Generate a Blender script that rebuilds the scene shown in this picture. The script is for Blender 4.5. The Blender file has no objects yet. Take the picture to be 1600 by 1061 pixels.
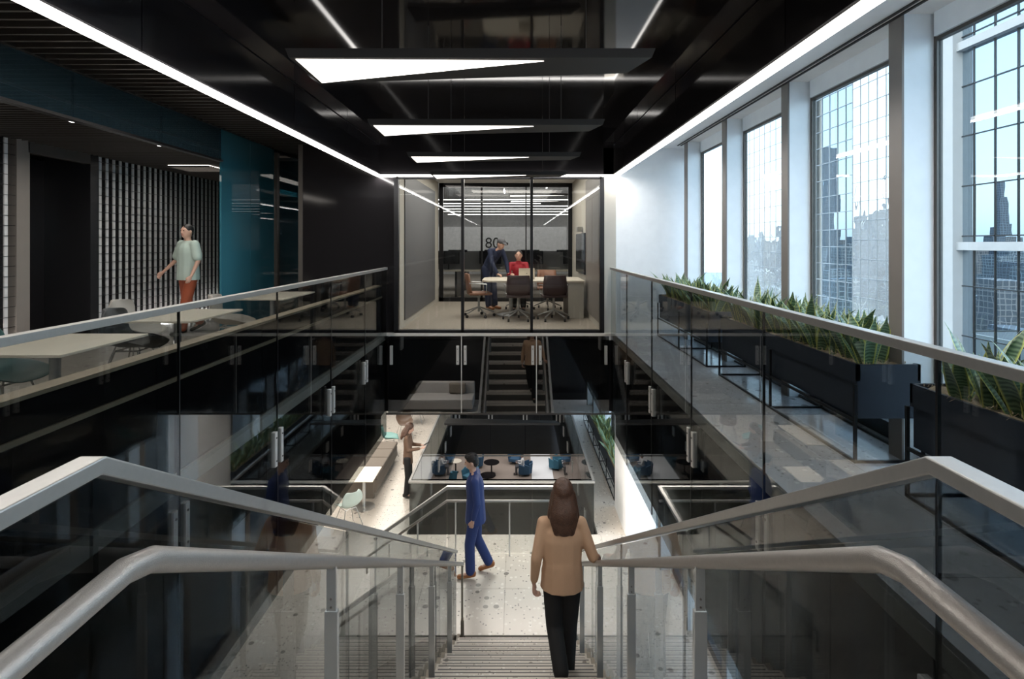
import bpy, bmesh, math, random
from mathutils import Vector, Matrix, Euler
random.seed(7)
PI = math.pi
S = bpy.context.scene
COL = S.collection
# ------------------------------------------------------------------ camera
cam = bpy.data.cameras.new('camera'); cam.lens = 19.125; cam.sensor_width = 36
cam.shift_x = -6/1600; cam.shift_y = -149.5/1600; cam.clip_start = 0.05; cam.clip_end = 3000
co = bpy.data.objects.new('camera', cam); COL.objects.link(co)
co.location = (0, 0, 1.45); co.rotation_euler = (PI/2, 0, 0); S.camera = co
# ------------------------------------------------------------------ world, sun, exposure
W = bpy.data.worlds.new('world'); S.world = W; W.use_nodes = True
wn = W.node_tree; bg = wn.nodes['Background']
sky = wn.nodes.new('ShaderNodeTexSky'); sky.sky_type = 'NISHITA'; sky.sun_disc = False
sky.sun_elevation = math.radians(38); sky.sun_rotation = math.radians(230); sky.air_density = 1.2; sky.dust_density = 2.5
hz = wn.nodes.new('ShaderNodeMixRGB'); hz.inputs[0].default_value = .62; hz.inputs[2].default_value = (2.3, 2.65, 3.1, 1)   # bright hazy sky
wn.links.new(sky.outputs[0], hz.inputs[1]); wn.links.new(hz.outputs[0], bg.inputs[0]); bg.inputs[1].default_value = 0.95
sl = bpy.data.lights.new('sun', 'SUN'); sl.energy = 2.6; sl.angle = math.radians(0.6); sl.color = (1, .96, .9)
so = bpy.data.objects.new('sun', sl); COL.objects.link(so); so.rotation_euler = Euler((0, math.radians(-50), math.radians(-35)))
S.view_settings.view_transform = 'Standard'; S.view_settings.look = 'None'; S.view_settings.gamma = 1
S.view_settings.use_curve_mapping = False; S.view_settings.exposure = 0.55
S.cycles.transparent_max_bounces = 32; S.cycles.max_bounces = 10; S.cycles.glossy_bounces = 6; S.cycles.sample_clamp_indirect = 6
def area(name, loc, sx, sy, power, color=(1, .93, .84), rot=(0, 0, 0)):
    l = bpy.data.lights.new(name, 'AREA'); l.shape = 'RECTANGLE'; l.size = sx; l.size_y = sy; l.energy = power; l.color = color
    o = bpy.data.objects.new(name, l); COL.objects.link(o); o.location = loc; o.rotation_euler = rot; return o
area('fill_light', (-3.7, 14.6, -1.75), 1.6, 8, 175)              # added fill for the lower floor, left walk
area('fill_light', (-3.0, -1.2, -1.75), 2, 1.5, 110)  # added fill that lights the sofa mirrored in the fascia
area('fill_light', (-0.3, 9.9, -1.70), 3.0, 1.2, 150)  # added fill to brighten the landing, no fitting there
area('fill_light', (0, -1.2, 3.25), 3.0, 1.0, 55, (1, .93, .84))  # added unseen light behind the camera for the woman and handrails
area('fill_light', (2.1, 9.0, -1.75), .5, 5, 20)  # added fill along the lower right floor
area('fill_light', (-0.3, 35, -9.6), 12, 6, 250, (1, .97, .95))  # added fill above the lowest lounge
area('fill_light', (-.3, 11.2, 2.9), 2.6, 3.6, 85, (1, .95, .86))   # added fill inside the glass room
area('fill_light', (-.3, 20, 3.2), 9, 8, 170, (1, .97, .95))        # added fill for the office behind it
area('fill_light', (-5.2, 6.0, 2.6), .5, 7, 34)  # added fill brightening the passage by the slat screens
area('fill_light', (-3.2, 5.0, 3.1), .4, 6, 28)  # added fill over the left tables
# ------------------------------------------------------------------ materials
MT = {}
def mat(name, col, rough=.5, metal=0, spec=.5, noise=None, bump=None, emit=None):
    m = bpy.data.materials.new(name); m.use_nodes = True; nt = m.node_tree; b = nt.nodes['Principled BSDF']
    b.inputs['Base Color'].default_value = (*col, 1); b.inputs['Roughness'].default_value = rough
    b.inputs['Metallic'].default_value = metal; b.inputs['Specular IOR Level'].default_value = spec
    tc = nt.nodes.new('ShaderNodeTexCoord')
    n = nt.nodes.new('ShaderNodeTexNoise'); n.inputs['Scale'].default_value = noise[0] if noise else 8
    n.inputs['Detail'].default_value = 4
    nt.links.new(tc.outputs['Object'], n.inputs['Vector'])
    amt = noise[1] if noise else .06
    hs = nt.nodes.new('ShaderNodeMixRGB'); hs.blend_type = 'MIX'
    hs.inputs[1].default_value = (*[c*(1-amt) for c in col], 1); hs.inputs[2].default_value = (*[min(1, c*(1+amt)) for c in col], 1)
    nt.links.new(n.outputs['Fac'], hs.inputs[0]); nt.links.new(hs.outputs[0], b.inputs['Base Color'])
    if bump:
        n2 = nt.nodes.new('ShaderNodeTexNoise'); n2.inputs['Scale'].default_value = bump[0]; nt.links.new(tc.outputs['Object'], n2.inputs['Vector'])
        bp = nt.nodes.new('ShaderNodeBump'); bp.inputs['Strength'].default_value = bump[1]; bp.inputs['Distance'].default_value = bump[2] if len(bump) > 2 else .01
        nt.links.new(n2.outputs['Fac'], bp.inputs['Height']); nt.links.new(bp.outputs[0], b.inputs['Normal'])
    if emit:
        b.inputs['Emission Color'].default_value = (*emit[0], 1); b.inputs['Emission Strength'].default_value = emit[1]
    MT[name] = m; return m
def glass(name, tint, refl=1.0, rough=0.0, ior=1.5, base=None):
    m = bpy.data.materials.new(name); m.use_nodes = True; nt = m.node_tree; nt.nodes.remove(nt.nodes['Principled BSDF'])
    out = nt.nodes['Material Output']; tr = nt.nodes.new('ShaderNodeBsdfTransparent'); tr.inputs[0].default_value = (*tint, 1)
    gl = nt.nodes.new('ShaderNodeBsdfGlossy'); gl.inputs['Roughness'].default_value = rough; gl.inputs[0].default_value = (1, 1, 1, 1)
    fr = nt.nodes.new('ShaderNodeFresnel'); ge = nt.nodes.new('ShaderNodeNewGeometry'); mi = nt.nodes.new('ShaderNodeMix')   # same reflectance on both faces of the pane
    mi.inputs[2].default_value = ior; mi.inputs[3].default_value = 1/ior; nt.links.new(ge.outputs['Backfacing'], mi.inputs[0]); nt.links.new(mi.outputs[0], fr.inputs[0])
    mu = nt.nodes.new('ShaderNodeMath'); mu.operation = 'MULTIPLY'; mu.use_clamp = True; mu.inputs[1].default_value = refl
    nt.links.new(fr.outputs[0], mu.inputs[0]); mx = nt.nodes.new('ShaderNodeMixShader')
    nt.links.new(mu.outputs[0], mx.inputs[0])
    src = tr
    if base:
        df = nt.nodes.new('ShaderNodeBsdfDiffuse'); df.inputs[0].default_value = (*base[:3], 1); m2 = nt.nodes.new('ShaderNodeMixShader'); m2.inputs[0].default_value = base[3]
        nt.links.new(tr.outputs[0], m2.inputs[1]); nt.links.new(df.outputs[0], m2.inputs[2]); src = m2
    nt.links.new(src.outputs[0], mx.inputs[1]); nt.links.new(gl.outputs[0], mx.inputs[2]); nt.links.new(mx.outputs[0], out.inputs[0])
    MT[name] = m; return m
def terrazzo(name, base, chip_d, chip_l, scale=14, rough=.25):
    m = bpy.data.materials.new(name); m.use_nodes = True; nt = m.node_tree; b = nt.nodes['Principled BSDF']; L = nt.links
    tc = nt.nodes.new('ShaderNodeTexCoord'); last = None
    ge = nt.nodes.new('ShaderNodeNewGeometry')
    mix0 = nt.nodes.new('ShaderNodeMixRGB'); n = nt.nodes.new('ShaderNodeTexNoise'); n.inputs['Scale'].default_value = 1.5; n.inputs['Detail'].default_value = 6
    L.new(ge.outputs['Position'], n.inputs['Vector']); L.new(n.outputs[0], mix0.inputs[0])
    mix0.inputs[1].default_value = (*[c*.86 for c in base], 1); mix0.inputs[2].default_value = (*[min(1, c*1.1) for c in base], 1)
    cur = mix0.outputs[0]
    for sc, col, th, sz in ((scale, chip_d, .90, .30), (scale*2.1, chip_l, .80, .34), (scale*3.5, chip_d, .84, .32)):
        v = nt.nodes.new('ShaderNodeTexVoronoi'); v.inputs['Scale'].default_value = sc; L.new(ge.outputs['Position'], v.inputs['Vector'])
        sp = nt.nodes.new('ShaderNodeSeparateColor'); L.new(v.outputs['Color'], sp.inputs[0])
        a = nt.nodes.new('ShaderNodeMath'); a.operation = 'GREATER_THAN'; a.inputs[1].default_value = th; L.new(sp.outputs[0], a.inputs[0])
        c = nt.nodes.new('ShaderNodeMath'); c.operation = 'LESS_THAN'; c.inputs[1].default_value = sz; L.new(v.outputs['Distance'], c.inputs[0])
        d = nt.nodes.new('ShaderNodeMath'); d.operation = 'MULTIPLY'; L.new(a.outputs[0], d.inputs[0]); L.new(c.outputs[0], d.inputs[1])
        mx = nt.nodes.new('ShaderNodeMixRGB'); L.new(d.outputs[0], mx.inputs[0]); L.new(cur, mx.inputs[1]); mx.inputs[2].default_value = (*col, 1); cur = mx.outputs[0]
    L.new(cur, b.inputs['Base Color']); b.inputs['Roughness'].default_value = rough
    MT[name] = m; return m
mat('black_gloss', (.012, .011, .012), .08, spec=.35)
mat('black_ceiling', (.010, .009, .009), .06, spec=.10)
mat('black_panel', (.018, .018, .020), .22)
mat('black_matte', (.018, .017, .017), .6)
mat('black_metal', (.02, .02, .022), .35, .6)
mat('dark_metal', (.09, .082, .075), .4, .4)
mat('taupe', (.19, .17, .155), .45)
mat('white_paint', (.90, .91, .92), .6)
mat('fin_white', (.86, .91, .95), .5)
mat('beige_paint', (.62, .58, .52), .6)
mat('soffit', (.84, .83, .82), .6)
mat('steel', (.43, .425, .41), .36, .7, noise=(60, .08))
mat('steel_rough', (.40, .375, .35), .42, .7, noise=(90, .12), bump=(450, .35, .002))
mat('bright_steel', (.66, .68, .68), .25, .7)
mat('clamp_metal', (.72, .70, .67), .38, .55)
mat('bronze', (.30, .26, .21), .4, .5)
mat('tan_wood', (.30, .24, .17), .45, noise=(20, .15))
mat('cream', (.70, .63, .52), .4)
mat('carpet', (.33, .29, .24), .95, noise=(25, .35))
mat('grey_board', (.13, .13, .135), .5)
mat('cream_wall', (.52, .49, .43), .7)
mat('led', (1, 1, 1), .5, emit=((1, .96, .91), 7))
mat('led_panel', (1, 1, 1), .5, emit=((1, .93, .85), 2.3))
mat('led_small', (1, 1, 1), .5, emit=((1, .97, .93), 4))
mat('led_strong', (1, 1, 1), .5, emit=((1, .95, .90), 34))
mat('slat_light', (.62, .62, .63), .35, .1)
mat('teal_paint', (.06, .30, .34), .3)
mat('navy_metal', (.022, .028, .042), .45, .2)
mat('moss', (.40, .31, .21), .95, noise=(60, .5))
mat('dark_shell', (.03, .033, .034), .45)
mat('teal_shell', (.14, .30, .28), .5)
mat('pale_shell', (.42, .50, .46), .45)
mat('green_shell', (.035, .085, .08), .5)
mat('grey_shell', (.30, .28, .25), .5)
mat('brown_shell', (.10, .065, .045), .5)
mat('sofa', (.17, .145, .12), .9)
mat('sofa_grey', (.33, .32, .31), .9)
mat('blue_fabric', (.04, .10, .18), .85)
mat('teal_fabric', (.05, .17, .25), .85)
mat('leather_dark', (.045, .022, .022), .45)
mat('leather_tan', (.26, .12, .07), .5)
mat('skin', (.60, .36, .27), .5)
mat('hair_brown', (.085, .042, .026), .45, noise=(40, .6), bump=(120, .5, .01))
mat('hair_black', (.012, .010, .010), .4, bump=(120, .5, .01))
mat('sweater', (.58, .37, .235), .85, noise=(6, .08))
mat('trouser_black', (.012, .012, .013), .8)
mat('suit_blue', (.022, .045, .17), .75)
mat('suit_navy', (.012, .02, .055), .75)
mat('blazer_brown', (.14, .080, .050), .8)
mat('shirt_mint', (.45, .55, .50), .8)
mat('shirt_white', (.8, .8, .8), .8)
mat('trouser_rust', (.30, .065, .025), .8)
mat('dress_red', (.35, .012, .025), .7)
mat('shoe_tan', (.34, .13, .045), .45)
mat('shoe_black', (.01, .01, .01), .3)
mat('eye', (.02, .015, .01), .2)
mat('lip', (.42, .14, .12), .5)
mat('screen', (.01, .01, .012), .12)
mat('aluminium', (.62, .58, .52), .3, .8)
mat('cap_grey', (.10, .10, .11), .9)
mat('bar_grey', (.15, .17, .19), .6)
mat('stone', (.21, .215, .22), .7, noise=(2, .12))
mat('print_black', (.02, .02, .02), .6)
mat('screen_wall', (.75, .75, .75), .6, noise=(9, .25))
mat('riser_dark', (.07, .065, .06), .5)
mat('riser_grey', (.16, .15, .14), .5)
mat('lounge_floor', (.34, .28, .24), .5, noise=(3, .1))
mat('concrete', (.45, .42, .38), .7)
glass('guard_glass', (.66, .68, .68), .72, ior=1.5)
glass('stair_glass', (.58, .60, .61), .62, ior=1.5)
glass('fascia_glass', (.42, .43, .44), 1.5, ior=2.0)
glass('window_glass', (.86, .93, .95), 1.0, ior=1.35)
glass('room_glass', (.86, .87, .87), 1.0, ior=1.4)
glass('teal_glass', (.12, .38, .46), 1.0, ior=1.5, base=(.07, .28, .37, .55))
glass('header_glass', (.50, .62, .66), 1.0, ior=1.5, base=(.08, .15, .19, .30))
terrazzo('terrazzo_warm', (.58, .53, .47), (.17, .15, .13), (.70, .66, .60), 7.5, .28)
terrazzo('terrazzo_stair', (.62, .56, .49), (.24, .20, .17), (.72, .68, .62), 14, .3)
terrazzo('terrazzo_grey', (.42, .42, .43), (.20, .20, .20), (.55, .55, .55), 10, .14)
terrazzo('terrazzo_dim', (.40, .37, .33), (.22, .2, .18), (.5, .46, .42), 12, .2)
def leafmat():
    m = bpy.data.materials.new('leaf'); m.use_nodes = True; nt = m.node_tree; b = nt.nodes['Principled BSDF']; L = nt.links
    at = nt.nodes.new('ShaderNodeAttribute'); at.attribute_name = 'edge'
    tc = nt.nodes.new('ShaderNodeTexCoord'); wv = nt.nodes.new('ShaderNodeTexWave'); wv.bands_direction = 'Z'; wv.inputs['Scale'].default_value = 14
    wv.inputs['Distortion'].default_value = 6; L.new(tc.outputs['Object'], wv.inputs['Vector'])
    a = nt.nodes.new('ShaderNodeMixRGB'); a.inputs[1].default_value = (.035, .085, .045, 1); a.inputs[2].default_value = (.15, .24, .14, 1); L.new(wv.outputs[0], a.inputs[0])
    c = nt.nodes.new('ShaderNodeMixRGB'); c.inputs[2].default_value = (.62, .62, .14, 1); L.new(a.outputs[0], c.inputs[1]); L.new(at.outputs['Fac'], c.inputs[0])
    L.new(c.outputs[0], b.inputs['Base Color']); b.inputs['Roughness'].default_value = .35; MT['leaf'] = m
leafmat()
def facademat(name, col, rough, wob, mixf, gcol):
    m = bpy.data.materials.new(name); m.use_nodes = True; nt = m.node_tree; b = nt.nodes['Principled BSDF']; L = nt.links
    b.inputs['Base Color'].default_value = (*col, 1); b.inputs['Roughness'].default_value = .5
    gl = nt.nodes.new('ShaderNodeBsdfGlossy'); gl.inputs['Roughness'].default_value = rough; gl.inputs[0].default_value = (*gcol, 1)
    ge = nt.nodes.new('ShaderNodeNewGeometry'); n = nt.nodes.new('ShaderNodeTexNoise'); n.inputs['Scale'].default_value = .45; L.new(ge.outputs['Position'], n.inputs['Vector'])
    bp = nt.nodes.new('ShaderNodeBump'); bp.inputs['Strength'].default_value = wob; bp.inputs['Distance'].default_value = .05
    L.new(n.outputs[0], bp.inputs['Height']); L.new(bp.outputs[0], gl.inputs['Normal'])
    mx = nt.nodes.new('ShaderNodeMixShader'); mx.inputs[0].default_value = mixf
    L.new(b.outputs[0], mx.inputs[1]); L.new(gl.outputs[0], mx.inputs[2]); L.new(mx.outputs[0], nt.nodes['Material Output'].inputs[0]); MT[name] = m
facademat('facade_blue', (.07, .10, .12), .0, .05, .85, (.36, .44, .51))
facademat('facade_white', (.55, .56, .57), .0, .22, .78, (.58, .62, .64))
mat('city_a', (.16, .20, .24), .8, noise=(.05, .5)); mat('city_b', (.34, .36, .36), .8, noise=(.05, .5)); mat('city_c', (.22, .20, .19), .8, noise=(.05, .5))
def citymat(name, c1, c2):
    m = bpy.data.materials.new(name); m.use_nodes = True; nt = m.node_tree; b = nt.nodes['Principled BSDF']; L = nt.links
    ge = nt.nodes.new('ShaderNodeNewGeometry'); sx = nt.nodes.new('ShaderNodeSeparateXYZ'); L.new(ge.outputs['Position'], sx.inputs[0]); ad = nt.nodes.new('ShaderNodeMath'); L.new(sx.outputs[0], ad.inputs[0]); L.new(sx.outputs[1], ad.inputs[1]); mp = nt.nodes.new('ShaderNodeCombineXYZ'); L.new(ad.outputs[0], mp.inputs[0]); L.new(sx.outputs[2], mp.inputs[1])
    br = nt.nodes.new('ShaderNodeTexBrick'); br.offset = 0; br.inputs['Scale'].default_value = .28; br.inputs['Color1'].default_value = (*c2, 1); br.inputs['Color2'].default_value = (*[c*.6 for c in c2], 1)
    br.inputs['Mortar'].default_value = (*c1, 1); br.inputs['Mortar Size'].default_value = .09; br.inputs['Brick Width'].default_value = 1; br.inputs['Row Height'].default_value = 1
    L.new(mp.outputs[0], br.inputs['Vector']); L.new(br.outputs[0], b.inputs['Base Color']); b.inputs['Roughness'].default_value = .6; MT[name] = m
citymat('city_1', (.30, .31, .31), (.08, .10, .12)); citymat('city_2', (.14, .16, .19), (.05, .06, .08)); citymat('city_3', (.24, .20, .18), (.07, .07, .08)); citymat('city_4', (.44, .45, .46), (.17, .19, .21))
# ------------------------------------------------------------------ helpers
class MB:
    def __init__(s): s.v = []; s.f = []
    def add(s, v, f):
        n = len(s.v); s.v += [tuple(p) for p in v]; s.f += [tuple(i+n for i in q) for q in f]; return s
    def box(s, x0, x1, y0, y1, z0, z1):
        return s.add([(x0,y0,z0),(x1,y0,z0),(x1,y1,z0),(x0,y1,z0),(x0,y0,z1),(x1,y0,z1),(x1,y1,z1),(x0,y1,z1)],
                     [(0,3,2,1),(4,5,6,7),(0,1,5,4),(1,2,6,5),(2,3,7,6),(3,0,4,7)])
    def prism_x(s, pts, x0, x1):   # pts (y,z) ccw
        n = len(pts); v = [(x0, y, z) for y, z in pts] + [(x1, y, z) for y, z in pts]
        return s.add(v, [tuple(range(n-1, -1, -1)), tuple(range(n, 2*n))] + [(i, (i+1) % n, n+(i+1) % n, n+i) for i in range(n)])
    def prism_z(s, pts, z0, z1):
        n = len(pts); v = [(x, y, z0) for x, y in pts] + [(x, y, z1) for x, y in pts]
        return s.add(v, [tuple(range(n-1, -1, -1)), tuple(range(n, 2*n))] + [(i, (i+1) % n, n+(i+1) % n, n+i) for i in range(n)])
    def prism_y(s, pts, y0, y1):
        n = len(pts); v = [(x, y0, z) for x, z in pts] + [(x, y1, z) for x, z in pts]
        return s.add(v, [tuple(range(n)), tuple(range(2*n-1, n-1, -1))] + [(i, n+i, n+(i+1) % n, (i+1) % n) for i in range(n)])
    def tube(s, pts, r, n=8, cap=True, sq=None):
        pts = [Vector(p) for p in pts]; rs = r if isinstance(r, (list, tuple)) else [r]*len(pts); rings = []
        for i, p in enumerate(pts):
            d1 = (pts[i]-pts[i-1]).normalized() if i else (pts[1]-pts[0]).normalized()
            d2 = (pts[i+1]-pts[i]).normalized() if i < len(pts)-1 else d1
            t = (d1+d2).normalized(); up = Vector((0, 0, 1)) if abs(t.z) < .95 else Vector((0, 1, 0))
            u = t.cross(up).normalized(); w = u.cross(t).normalized(); k = 1/max(.5, t.dot(d1))
            if sq:
                a, b = sq; rings.append([p+u*a*sx+w*b*sy*k for sx, sy in ((-1,-1),(1,-1),(1,1),(-1,1))])
            else:
                rings.append([p+(u*math.cos(2*PI*j/n)+w*math.sin(2*PI*j/n)*(k if len(pts) > 2 else 1))*rs[i] for j in range(n)])
        m = 4 if sq else n; v = [q for R in rings for q in R]; f = []
        for i in range(len(rings)-1):
            for j in range(m): f.append((i*m+j, i*m+(j+1) % m, (i+1)*m+(j+1) % m, (i+1)*m+j))
        if cap: f += [tuple(range(m-1, -1, -1)), tuple((len(rings)-1)*m+j for j in range(m))]
        return s.add(v, f)
    def lathe(s, prof, c=(0, 0, 0), n=20):  # prof (r,z)
        v = []; f = []; m = len(prof)
        for j in range(n):
            a = 2*PI*j/n
            for r, z in prof: v.append((c[0]+r*math.cos(a), c[1]+r*math.sin(a), c[2]+z))
        for j in range(n):
            for i in range(m-1): f.append((j*m+i, ((j+1) % n)*m+i, ((j+1) % n)*m+i+1, j*m+i+1))
        f.append(tuple(j*m+m-1 for j in range(n))); f.append(tuple(j*m for j in range(n-1, -1, -1)))
        return s.add(v, f)
    def cap(s, p, q, r1, r2, fx=1.0, side=None, n=12):   # tapered capsule, fx flattens it along the axis perpendicular to side
        p = Vector(p); q = Vector(q); t = (q-p); L = t.length; t = t.normalized() if L > 1e-6 else Vector((0, 0, 1))
        u = Vector(side) if side else (Vector((1, 0, 0)) if abs(t.x) < .9 else Vector((0, 1, 0)))
        u = (u-t*u.dot(t)).normalized(); w = t.cross(u).normalized(); st = []
        for k in range(1, 4): a = PI/2*k/4; st.append((p-t*r1*math.cos(a), r1*math.sin(a)))
        st.append((p, r1)); st.append((q, r2))
        for k in range(1, 4): a = PI/2*k/4; st.append((q+t*r2*math.sin(a), r2*math.cos(a)))
        v = [p-t*r1]; 
        for c, r in st: v += [c+u*r*math.cos(2*PI*j/n)+w*r*fx*math.sin(2*PI*j/n) for j in range(n)]
        v.append(q+t*r2); f = [(0, 1+(j+1) % n, 1+j) for j in range(n)]
        for i in range(len(st)-1):
            for j in range(n): f.append((1+i*n+j, 1+i*n+(j+1) % n, 1+(i+1)*n+(j+1) % n, 1+(i+1)*n+j))
        e = len(v)-1; b = 1+(len(st)-1)*n; f += [(e, b+j, b+(j+1) % n) for j in range(n)]
        return s.add(v, f)
    def ell(s, c, rx, ry, rz, n=14, m=8):
        v = [(c[0], c[1], c[2]-rz)]; f = []
        for i in range(1, m):
            a = -PI/2+PI*i/m
            for j in range(n): b = 2*PI*j/n; v.append((c[0]+rx*math.cos(a)*math.cos(b), c[1]+ry*math.cos(a)*math.sin(b), c[2]+rz*math.sin(a)))
        v.append((c[0], c[1], c[2]+rz)); e = len(v)-1
        f += [(0, 1+(j+1) % n, 1+j) for j in range(n)]
        for i in range(m-2):
            for j in range(n): f.append((1+i*n+j, 1+i*n+(j+1) % n, 1+(i+1)*n+(j+1) % n, 1+(i+1)*n+j))
        f += [(e, 1+(m-2)*n+j, 1+(m-2)*n+(j+1) % n) for j in range(n)]
        return s.add(v, f)
    def mesh(s, name, m, smooth=False):
        me = bpy.data.meshes.new(name); me.from_pydata(s.v, [], s.f); me.validate()
        bm = bmesh.new(); bm.from_mesh(me); bmesh.ops.recalc_face_normals(bm, faces=bm.faces); bm.to_mesh(me); bm.free()
        if m: me.materials.append(MT[m])
        if smooth: me.polygons.foreach_set('use_smooth', [True]*len(me.polygons))
        return me
    def obj(s, name, m, parent=None, smooth=False, bevel=0, loc=None, rz=0):
        o = bpy.data.objects.new(name, s.mesh(name, m, smooth)); COL.objects.link(o)
        if parent: o.parent = parent
        if loc: o.location = loc
        if rz: o.rotation_euler.z = rz
        if bevel: b = o.modifiers.new('bevel', 'BEVEL'); b.width = bevel; b.segments = 2; b.limit_method = 'ANGLE'
        return o
def obj_of(name, me, parent=None, loc=(0, 0, 0), rot=(0, 0, 0)):
    o = bpy.data.objects.new(name, me); COL.objects.link(o); o.location = loc; o.rotation_euler = rot
    if parent: o.parent = parent
    return o
def thing(name, label, cat, loc=(0, 0, 0), rz=0, group=None):
    o = bpy.data.objects.new(name, None); COL.objects.link(o); o.location = loc; o.rotation_euler.z = rz; o.empty_display_size = .1
    o['label'] = label; o['category'] = cat
    if group: o['group'] = group
    return o
def tag(o, label, cat, group=None):
    o['label'] = label; o['category'] = cat
    if group: o['group'] = group
    return o
def struct(o): o['kind'] = 'structure'; return o
def sroot(name, loc=(0, 0, 0)):
    o = bpy.data.objects.new(name, None); COL.objects.link(o); o.location = loc; o['kind'] = 'structure'; return o
def dup(o, loc=None, rz=None, label=None, group=None, parent=None):
    c = o.copy(); COL.objects.link(c)
    if parent: c.parent = parent
    for ch in list(o.children): dup(ch, parent=c)
    if loc: c.location = loc
    if rz is not None: c.rotation_euler.z = rz
    if label: c['label'] = label
    if group: c['group'] = group
    return c
# ------------------------------------------------------------------ setting constants
Y0, YF = .97, 8.81           # top of the stair, far face of the upper opening
XL, XR = -2.08, 1.53         # side guard glass of the upper opening
F1, F3 = -4.4, -13.2
LAND = -3.48
# ---- floors (tiles as pieces)
def tiled(x0, x1, y0, y1, z, tx, ty, m, th=.03, under='concrete', holes=()):
    r = sroot('floor'); MB().box(x0, x1, y0, y1, z-.12, z-th).obj('screed', under, r)
    cache = {}
    nx = max(1, round((x1-x0)/tx)); ny = max(1, round((y1-y0)/ty)); wx = (x1-x0)/nx; wy = (y1-y0)/ny
    me = MB().box(.0015, wx-.0015, .0015, wy-.0015, -th, 0).mesh('tile', m)
    for i in range(nx):
        for j in range(ny): obj_of('tile', me, r, (x0+i*wx, y0+j*wy, z))
    return r
tiled(1.58, 2.86, -1.5, 8.8, 0, .64, 1.28, 'terrazzo_grey')
tiled(-8.0, -2.13, .2, 12.2, 0, 1.2, 1.2, 'terrazzo_dim')
tiled(-.80, .80, -1.6, Y0, 0, .8, .86, 'terrazzo_stair')
struct(MB().box(-8, 2.86, -4, -1.6, -.12, 0).obj('floor', 'terrazzo_grey'))
tiled(-6.4, 2.86, -3.0, 10.95, F1, 1.16, 1.16, 'terrazzo_warm')
tiled(-6.4, -2.2, 10.95, 19.35, F1, 1.05, 1.2, 'terrazzo_warm')
tiled(1.65, 2.86, 10.95, 19.35, F1, 1.21, 1.2, 'terrazzo_warm')
struct(MB().box(-6.4, 2.86, 19.35, 26, F1-.12, F1).obj('floor', 'terrazzo_warm'))
struct(MB().box(-14, 12, 22, 46, F3-.2, F3).obj('floor', 'lounge_floor'))
struct(MB().box(-14, 12, -4, 23.6, -8.95, -8.8).obj('floor', 'terrazzo_dim'))
struct(MB().box(-14, 12, 23.6, 23.7, -9.9, -8.8).obj('trim_6', 'black_gloss'))
# ---- upper slab edges (black fascia) around the opening
def fasc(x0, x1, y0, y1, z0, z1, m='black_gloss'): return struct(MB().box(x0, x1, y0, y1, z0, z1).obj('trim_1', m))
fasc(-8, -2.13, -1.6, 8.87, -1.28, -.121); fasc(-2.4, -2.13, -1.6, 8.6, -1.58, -1.281)
fasc(1.58, 2.8, -1.6, 8.87, -1.28, -.121); fasc(1.58, 1.85, -1.6, 8.6, -1.58, -1.281)
fasc(-8, 2.8, 8.87, 26, -1.28, -.121)
fasc(-.80, .80, -1.6, .90, -.5, -.121)
fasc(-8, 2.8, -4, -1.6, -1.28, -.121)
struct(MB().box(-2.13, 1.62, 8.74, 8.90, -.03, .012).obj('trim_2', 'beige_paint'))
# lower opening fascia
fasc(-6.4, -2.2, 10.9, 19.35, F1-1.65, F1-.121)
fasc(1.65, 2.8, 10.9, 19.35, F1-1.65, F1-.121)
fasc(-6.4, 2.8, 19.4, 26, F1-1.65, F1-.121)
fasc(-6.4, 2.8, -3, 10.9, F1-1.0, F1-.121)
# ---- walls
struct(MB().box(1.62, 2.86, 8.81, 8.93, 0, 3.0).obj('wall_far', 'white_paint'))
struct(MB().box(1.42, 1.62, 8.80, 13.9, 0, 3.0).obj('wall_right', 'cream_wall'))
w = struct(MB().box(-3.45, -1.97, 8.81, 8.93, 0, 3.06).obj('wall_far', 'black_gloss'))
struct(MB().box(-8.2, -8, -4, 26, -4.4, 3.4).obj('wall_left', 'black_matte'))
struct(MB().box(-6.5, -6.4, -3, 26, F1, -1.28).obj('wall_left', 'beige_paint'))
struct(MB().box(-8, 2.86, -4.2, -4, -4.4, 3.4).obj('wall_back', 'black_panel'))
struct(MB().box(-6.4, 2.8, 26, 26.2, F1, 3.4).obj('wall_far', 'screen_wall'))
struct(MB().box(-14, 12, 46, 46.2, F3, -6).obj('wall_far', 'concrete'))
struct(MB().box(-14.2, -14, -4, 46, F3, -6).obj('wall_left', 'concrete'))  # side of an added dark box that keeps sky light out
struct(MB().box(12, 12.2, -4, 46, F3, -6).obj('wall_right', 'concrete'))  # opposite side of the added dark box
struct(MB().box(-8, -3.45, 12.2, 12.3, 0, 3.3).obj('wall_far', 'black_panel'))
# lower floor white column wall by the windows
struct(MB().box(2.2, 2.8, 10.87, 12.1, F1, -1.28).obj('wall_right', 'white_paint'))
# ---- ceilings
struct(MB().box(-2.2, 1.585, -4, 8.8, 3.33, 3.45).obj('ceiling', 'black_ceiling'))
struct(MB().box(-8.0, -2.2, -4, 12.2, 3.42, 3.5).obj('ceiling', 'black_matte'))
struct(MB().box(1.60, 2.86, -4, 8.93, 2.99, 3.05).obj('ceiling', 'soffit'))
struct(MB().box(-1.93, 1.42, 8.9, 13.8, 2.98, 3.08).obj('ceiling', 'soffit'))
struct(MB().box(-8, 2.8, 13.8, 26, 3.3, 3.4).obj('ceiling', 'black_panel'))
struct(MB().box(-8, 4, -4.2, 26.2, 3.5, 3.7).obj('ceiling', 'concrete'))
struct(MB().box(-14, 12, 29, 46, -9.45, -9.35).obj('ceiling', 'black_matte'))
struct(MB().box(-14, 12, 26, 46, -6.1, -6.0).obj('ceiling', 'black_matte')); struct(MB().box(-14, 12, 46, 46.2, -6, -5.9).obj('trim_5', 'black_matte'))  # added unseen lid, stops sky light leaking into the lowest level
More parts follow.
